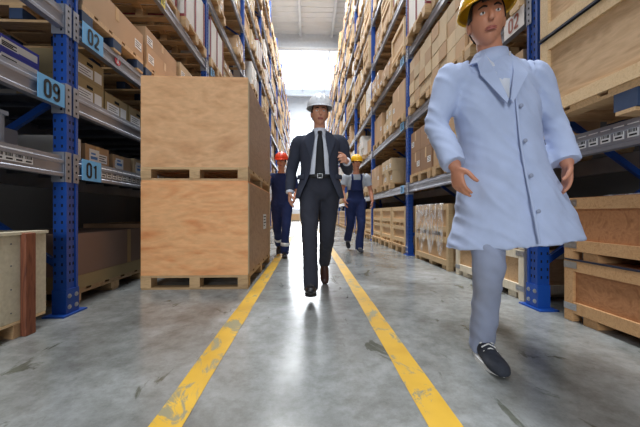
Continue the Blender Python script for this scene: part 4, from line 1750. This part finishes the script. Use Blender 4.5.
def jacket(P):
    bm = bmesh.new()
    k = P.k
    ST = [  # t along spine, half width, half depth, opening angle right, opening left
        (1.005, .080, .082, 42, 42), (.95, .135, .10, 24, 24), (.86, .195, .128, 22, 22), (.72, .196, .146, 24, 24), (.56, .188, .148, 26, 25), (.40, .180, .146, 29, 27), (.24, .186, .150, 33, 30), (.08, .205, .160, 38, 34), (-.06, .222, .170, 43, 38), (-.17, .228, .172, 47, 42)]
    S = catmull([list(x) for x in ST], 3)
    rows = []
    n = 46
    for t, wx, wy, aR, aL in S:
        c = P.q(t)
        row = []
        for i in range(n + 1):
            a = math.radians(aL) + (2 * PI - math.radians(aL) - math.radians(aR)) * i / n     # 0 = front, towards their left first
            e = .9
            sx, sy = math.sin(a), math.cos(a)
            flare = 1.0
            if t < .25:       # the front skirts swing outward with the stride
                g = max(0, .25 - t) / .42
                front = max(0, math.cos(a))
                flare = 1 + .20 * g * front
            row.append(bm.verts.new(c + P.lat * wx * k * sx * flare + P.fw * wy * k * sy * flare))
        rows.append(row)
    for a, b in zip(rows, rows[1:]):
        for i in range(n):
            bm.faces.new((a[i], a[i + 1], b[i + 1], b[i]))
    jk = finish(bm, 'jacket', 'suit_cloth', P.o, P.root, subdiv=1, solid=.008, wrinkle=folds(.004, seed=3, ripple=.005))
    for sd in 'LR':
        bm = bmesh.new()
        P.sleeve(bm, sd, 1.0, cuff=.046)
        finish(bm, 'sleeve', 'suit_cloth', jk, P.root, voxel=.01, smooth_it=2, wrinkle=folds(.004, (12, 12, 14), 2, .007))
    for q in (-1, 1):       # lapels
        bm = bmesh.new()
        pr = [(1.0, .056, .058, .085, .030), (.93, .050, .112, .112, .098), (.84, .052, .140, .128, .120), (.74, .060, .128, .144, .140), (.62, .072, .104, .150, .150), (.52, .080, .088, .150, .150)]
        A, B = [], []
        for t, xi, xo, fi, fo in pr:
            A.append(bm.verts.new(P.q(t) + P.lat * q * xi + P.fw * (fi + .006)))
            B.append(bm.verts.new(P.q(t) + P.lat * q * xo + P.fw * (fo + .010)))
        for i in range(len(A) - 1):
            bm.faces.new((A[i], A[i + 1], B[i + 1], B[i]))
        finish(bm, 'lapel', 'suit_cloth', jk, P.root, solid=.006, smooth=False)
    bm = bmesh.new()
    for q in (-1, 1):
        p = P.q(.22) + P.lat * q * .178 + P.fw * .085
        tube(bm, [p - P.lat * q * .03 + P.fw * .035, p + P.lat * q * .03 - P.fw * .03], [(.022, .006)] * 2, V(0, 0, 1), 10, 2)
    finish(bm, 'pocket_flaps', 'suit_cloth', jk, P.root)
    bm = bmesh.new()
    for sd in 'LR':
        b, c = P.J['el' + sd], P.J['wr' + sd]
        tube(bm, [b.lerp(c, .93), b.lerp(c, 1.03)], [.040, .038], P.lat, 16, 2, round_ends=False)
    finish(bm, 'shirt_cuffs', 'shirt_white', P.o, P.root)


jacket(P)
shoe(P.o, P.root, P.J['anR'], P.d(-.02, -.93, .34), P.d(0, .34, .93), 'leather_black', 'rubber_black')
shoe(P.o, P.root, P.J['anL'], P.d(0, -.62, -.78), P.d(0, -.78, .62), 'leather_brown', 'rubber_black')

# ---- person in the long pale coat close to the camera
Q = Person((.955, 1.50), 0, 'person in a long pale blue coat and yellow hard hat close to the camera', 'skin_red')
Q.hlat, Q.fwd, Q.up = Q.d(.93, -.28, .10), Q.d(-.33, -.94, -.12), Q.d(-.14, -.14, .98)
Q.fw = Q.d(-.06, -1, 0)
Q.feet = {'R': ((-.14, -.99, 0), (0, 0, 1)), 'L': ((-.2, -.6, -.77), (0, -.77, .62))}
J = dict(pelvis=(.02, .0, .95), spine=(-.01, -.01, 1.22), neck=(-.06, -.05, 1.50), head=(-.115, -.10, 1.665),
         hipR=(-.075, 0, .92), knR=(-.095, -.09, .50), anR=(-.052, .045, .088),
         hipL=(.09, .02, .92), knL=(.08, .20, .53), anL=(.275, .52, .26),
         shR=(-.245, -.02, 1.445), elR=(-.315, -.01, 1.19), wrR=(-.285, -.14, .965),
         shL=(.145, -.06, 1.445), elL=(.275, -.03, 1.21), wrL=(.268, -.12, .985))
Q.body(J, {'R': ((.05, -.25, -1), (1, .2, 0), (.2, -1, .2), .5), 'L': ((-.08, -.1, -1), (-1, .3, 0), (-.2, -1, 0), .35)}, voxel=.0052)
hair(Q.o, Q.root, Q.J['head'], Q.hlat, Q.fwd, Q.up)
hard_hat(Q.o, Q.root, Q.J['head'] + Q.up * .052, Q.hlat, Q.fwd, Q.up, 'hat_yellow')
Q.legs('trousers', 'grey_trouser', .95, cuff=.066, top=.3, amp=.008, ripple=.012, drop=.06)
bm = bmesh.new()
tube(bm, [Q.p(.085, .0, .60), Q.p(.07, .0, .72), Q.p(.035, -.005, .90), Q.p(.01, -.01, 1.08), Q.p(-.02, -.02, 1.26), Q.p(-.04, -.03, 1.39), Q.p(-.05, -.04, 1.46), Q.p(-.06, -.05, 1.51)],
     [(.335, .215), (.295, .20), (.236, .172), (.196, .152), (.202, .148), (.205, .135), (.155, .11), (.085, .082)], Q.lat, 32, 5, round_ends=False)
for sd in 'LR':
    Q.sleeve(bm, sd, 1.08, cuff=.056)


def coat_folds(p):
    k = max(0, 1.0 - p.z)
    g = .010 * k * math.sin(p.x * 34 + 2.2 * noise.noise(Vector((p.x * 3, p.y * 3, p.z * 2))) + p.y * 16)
    return g + folds(.007, (6, 6, 5), 1.3, .014)(p)


ct = finish(bm, 'coat', 'coat_cloth', Q.o, Q.root, voxel=.009, smooth_it=3, wrinkle=coat_folds)
nk = Q.J['neck']
for q in (-1, 1):
    bm = bmesh.new()
    A = [nk + Q.lat * q * .066 - Q.fw * .02 + V(0, 0, .045), nk + Q.lat * q * .058 + Q.fw * .062 + V(0, 0, .006), nk + Q.lat * q * .040 + Q.fw * .112 - V(0, 0, .10), nk + Q.lat * q * .004 + Q.fw * .150 - V(0, 0, .24)]
    B = [nk + Q.lat * q * .096 - Q.fw * .02 - V(0, 0, .005), nk + Q.lat * q * .098 + Q.fw * .066 - V(0, 0, .035), nk + Q.lat * q * .105 + Q.fw * .108 - V(0, 0, .110), nk + Q.lat * q * .012 + Q.fw * .152 - V(0, 0, .26)]
    vA, vB = [bm.verts.new(x) for x in A], [bm.verts.new(x) for x in B]
    for i in range(3):
        bm.faces.new((vA[i], vA[i + 1], vB[i + 1], vB[i]))
    finish(bm, 'collar', 'coat_cloth', ct, Q.root, solid=.006, smooth=False)
bm = bmesh.new()
tube(bm, [nk - V(0, 0, .03), nk + Q.up * .042], [(.086, .082), (.072, .072)], Q.lat, 28, 2, cap=False)
finish(bm, 'neckband', 'coat_cloth', ct, Q.root, solid=.006)
bm = bmesh.new()        # shirt seen in the open neck
vs = [bm.verts.new(x) for x in (nk + Q.lat * -.062 + Q.fw * .055 + V(0, 0, .02), nk + Q.lat * .062 + Q.fw * .055 + V(0, 0, .02), nk + Q.fw * .146 - V(0, 0, .235))]
bm.faces.new(vs)
finish(bm, 'shirt', 'shirt_white', Q.o, Q.root, solid=.006)
bm = bmesh.new()        # front edge of the closed coat, buttons, pockets
fr = []
for z, off in ((1.29, .160), (1.18, .160), (1.06, .163), (.92, .176), (.78, .197), (.62, .216)):
    fr.append(Q.p(-.02 + (1.3 - z) * .10, -off - .012, z))
tube(bm, fr, [(.006, .004)] * len(fr), Q.lat, 8, 3)
finish(bm, 'front_edge', 'coat_cloth', ct, Q.root)
for z, off in ((1.24, .166), (1.08, .170), (.92, .185), (.76, .208)):
    bm = bmesh.new()
    ellipsoid(bm, Q.p(-.005 + (1.3 - z) * .10, -off - .012, z), Q.lat * .010, Q.fw * .005, V(0, 0, .010), 12, 6)
    finish(bm, 'button', 'grey_trouser', ct, Q.root)
shoe(Q.o, Q.root, Q.J['anR'], Q.d(-.14, -.99, 0), V(0, 0, 1), 'canvas_dark', 'rubber_white', 1.04, casual=True)
shoe(Q.o, Q.root, Q.J['anL'], Q.d(-.2, -.6, -.77), Q.d(0, -.77, .62), 'canvas_dark', 'rubber_white', 1.04, casual=True)

# ---- worker in navy overalls and orange hard hat pushing the stack
W_ = Person((-.47, 5.24), 0, 'person in an orange hard hat and navy overalls pushing the plywood box stack', 'skin_red', .97)
W_.hlat, W_.fwd, W_.up = W_.d(1, -.1, 0), W_.d(-.1, -1, -.1), W_.d(0, -.1, 1)
W_.fw = W_.d(0, -1, 0)
W_.feet = {'L': ((.05, -1, 0), (0, 0, 1)), 'R': ((0, -.75, -.66), (0, -.66, .75))}
J = dict(pelvis=(0, .05, .97), spine=(0, .02, 1.23), neck=(0, -.05, 1.50), head=(.01, -.10, 1.675),
         hipR=(-.09, .05, .94), knR=(-.09, .12, .51), anR=(-.09, .46, .19),
         hipL=(.09, .05, .94), knL=(.085, -.07, .52), anL=(.06, -.03, .088),
         shR=(-.20, -.04, 1.43), elR=(-.25, -.22, 1.24), wrR=(-.20, -.445, 1.31),
         shL=(.20, -.03, 1.43), elL=(.27, .04, 1.16), wrL=(.24, -.16, 1.03))
W_.body(J, {'R': ((.05, -.35, .94), (.1, -1, -.3), (1, .1, 0), .15), 'L': ((-.1, -.8, -.6), (-1, 0, 0), (0, -.6, .8), .5)}, voxel=.008)
hair(W_.o, W_.root, W_.J['head'], W_.hlat, W_.fwd, W_.up, .97)
hard_hat(W_.o, W_.root, W_.J['head'] + W_.up * .05, W_.hlat, W_.fwd, W_.up, 'hat_orange')
bm = bmesh.new()
tube(bm, [W_.q(-.1), W_.q(.1), W_.q(.3), W_.q(.6), W_.q(.82), W_.q(.94), W_.J['neck']], [(.175, .125), (.17, .125), (.168, .122), (.182, .132), (.182, .118), (.125, .095), (.078, .076)], W_.lat, 26, 4, round_ends=False)
for sd in 'LR':
    W_.sleeve(bm, sd, 1.05, .75)
ov = W_.legs('overalls', 'navy_cloth', 1.05, cuff=.072, voxel=.012, bm=bm)
for sd in 'LR':
    b, c = W_.J['kn' + sd], W_.J['an' + sd]
    bm = bmesh.new()
    tube(bm, [b.lerp(c, .60), b.lerp(c, .74)], [.079, .077], W_.hl, 20, 2, round_ends=False)
    finish(bm, 'reflective_band', 'reflective', ov, W_.root)
shoe(W_.o, W_.root, W_.J['anL'], W_.d(.05, -1, 0), V(0, 0, 1), 'leather_black', 'rubber_black', .97)
shoe(W_.o, W_.root, W_.J['anR'], W_.d(0, -.75, -.66), W_.d(0, -.66, .75), 'leather_black', 'rubber_black', .97)

# ---- worker in grey tee and navy bib overalls, yellow hard hat
Y_ = Person((.93, 5.85), 0, 'person in a yellow hard hat, grey tee shirt and navy bib overalls farther back', 'skin_red', 1.02)
Y_.hlat, Y_.fwd, Y_.up = Y_.d(1, .12, 0), Y_.d(.12, -1, -.05), Y_.d(0, -.05, 1)
Y_.fw = Y_.d(0, -1, 0)
Y_.feet = {'L': ((.05, -1, 0), (0, 0, 1)), 'R': ((0, -.8, -.6), (0, -.6, .8))}
J = dict(pelvis=(0, .03, .98), spine=(0, .02, 1.24), neck=(0, -.02, 1.51), head=(0, -.06, 1.685),
         hipR=(-.09, .03, .95), knR=(-.10, .06, .52), anR=(-.11, .38, .22),
         hipL=(.09, .03, .95), knL=(.085, -.09, .53), anL=(.05, -.06, .088),
         shR=(-.205, -.02, 1.44), elR=(-.27, -.04, 1.17), wrR=(-.24, -.20, .97),
         shL=(.205, -.01, 1.44), elL=(.285, .03, 1.18), wrL=(.295, -.09, .97))
Y_.body(J, {'R': ((.05, -.4, -1), (1, 0, 0), (0, -1, .2), .5), 'L': ((-.02, -.2, -1), (-1, .1, 0), (-.1, -1, 0), .5)}, voxel=.008)
hair(Y_.o, Y_.root, Y_.J['head'], Y_.hlat, Y_.fwd, Y_.up, 1.02)
hard_hat(Y_.o, Y_.root, Y_.J['head'] + Y_.up * .052, Y_.hlat, Y_.fwd, Y_.up, 'hat_yellow')
bm = bmesh.new()
tube(bm, [Y_.q(.22), Y_.q(.36), Y_.q(.6), Y_.q(.82), Y_.q(.94), Y_.J['neck'] - V(0, 0, .01)], [(.13, .09), (.148, .106), (.178, .128), (.182, .116), (.125, .095), (.072, .07)], Y_.lat, 26, 4, round_ends=False)
for sd in 'LR':
    Y_.sleeve(bm, sd, 1.06, .62)
finish(bm, 'tee_shirt', 'tee_grey', Y_.o, Y_.root, voxel=.011, smooth_it=2, wrinkle=folds(.005, ripple=.006))
bb = Y_.legs('bib_overalls', 'navy_cloth', 1.05, cuff=.072, voxel=.012, top=.42)
bm = bmesh.new()
rows = []
for j in range(7):
    t = .34 + .40 * j / 6
    wd = .125 - .025 * j / 6
    rows.append([bm.verts.new(Y_.q(t) + Y_.lat * wd * q + Y_.fw * (.152 - .05 * q * q)) for q in (-1, -.6, -.2, .2, .6, 1)])
for a, b in zip(rows, rows[1:]):
    for i in range(5):
        bm.faces.new((a[i], a[i + 1], b[i + 1], b[i]))
finish(bm, 'bib', 'navy_cloth', bb, Y_.root, solid=.008)
for q in (-1, 1):
    bm = bmesh.new()
    tube(bm, [Y_.q(.72) + Y_.lat * q * .085 + Y_.fw * .140, Y_.q(.86) + Y_.lat * q * .09 + Y_.fw * .128, Y_.q(.955) + Y_.lat * q * .085 + Y_.fw * .03, Y_.q(.86) + Y_.lat * q * .07 - Y_.fw * .125, Y_.q(.5) + Y_.lat * q * .03 - Y_.fw * .14], [(.019, .006)] * 5, Y_.lat, 10, 5)
    finish(bm, 'strap', 'navy_cloth', bb, Y_.root)
shoe(Y_.o, Y_.root, Y_.J['anL'], Y_.d(.05, -1, 0), V(0, 0, 1), 'canvas_dark', 'rubber_white', 1.0, casual=True)
shoe(Y_.o, Y_.root, Y_.J['anR'], Y_.d(0, -.8, -.6), Y_.d(0, -.6, .8), 'canvas_dark', 'rubber_white', 1.0, casual=True)
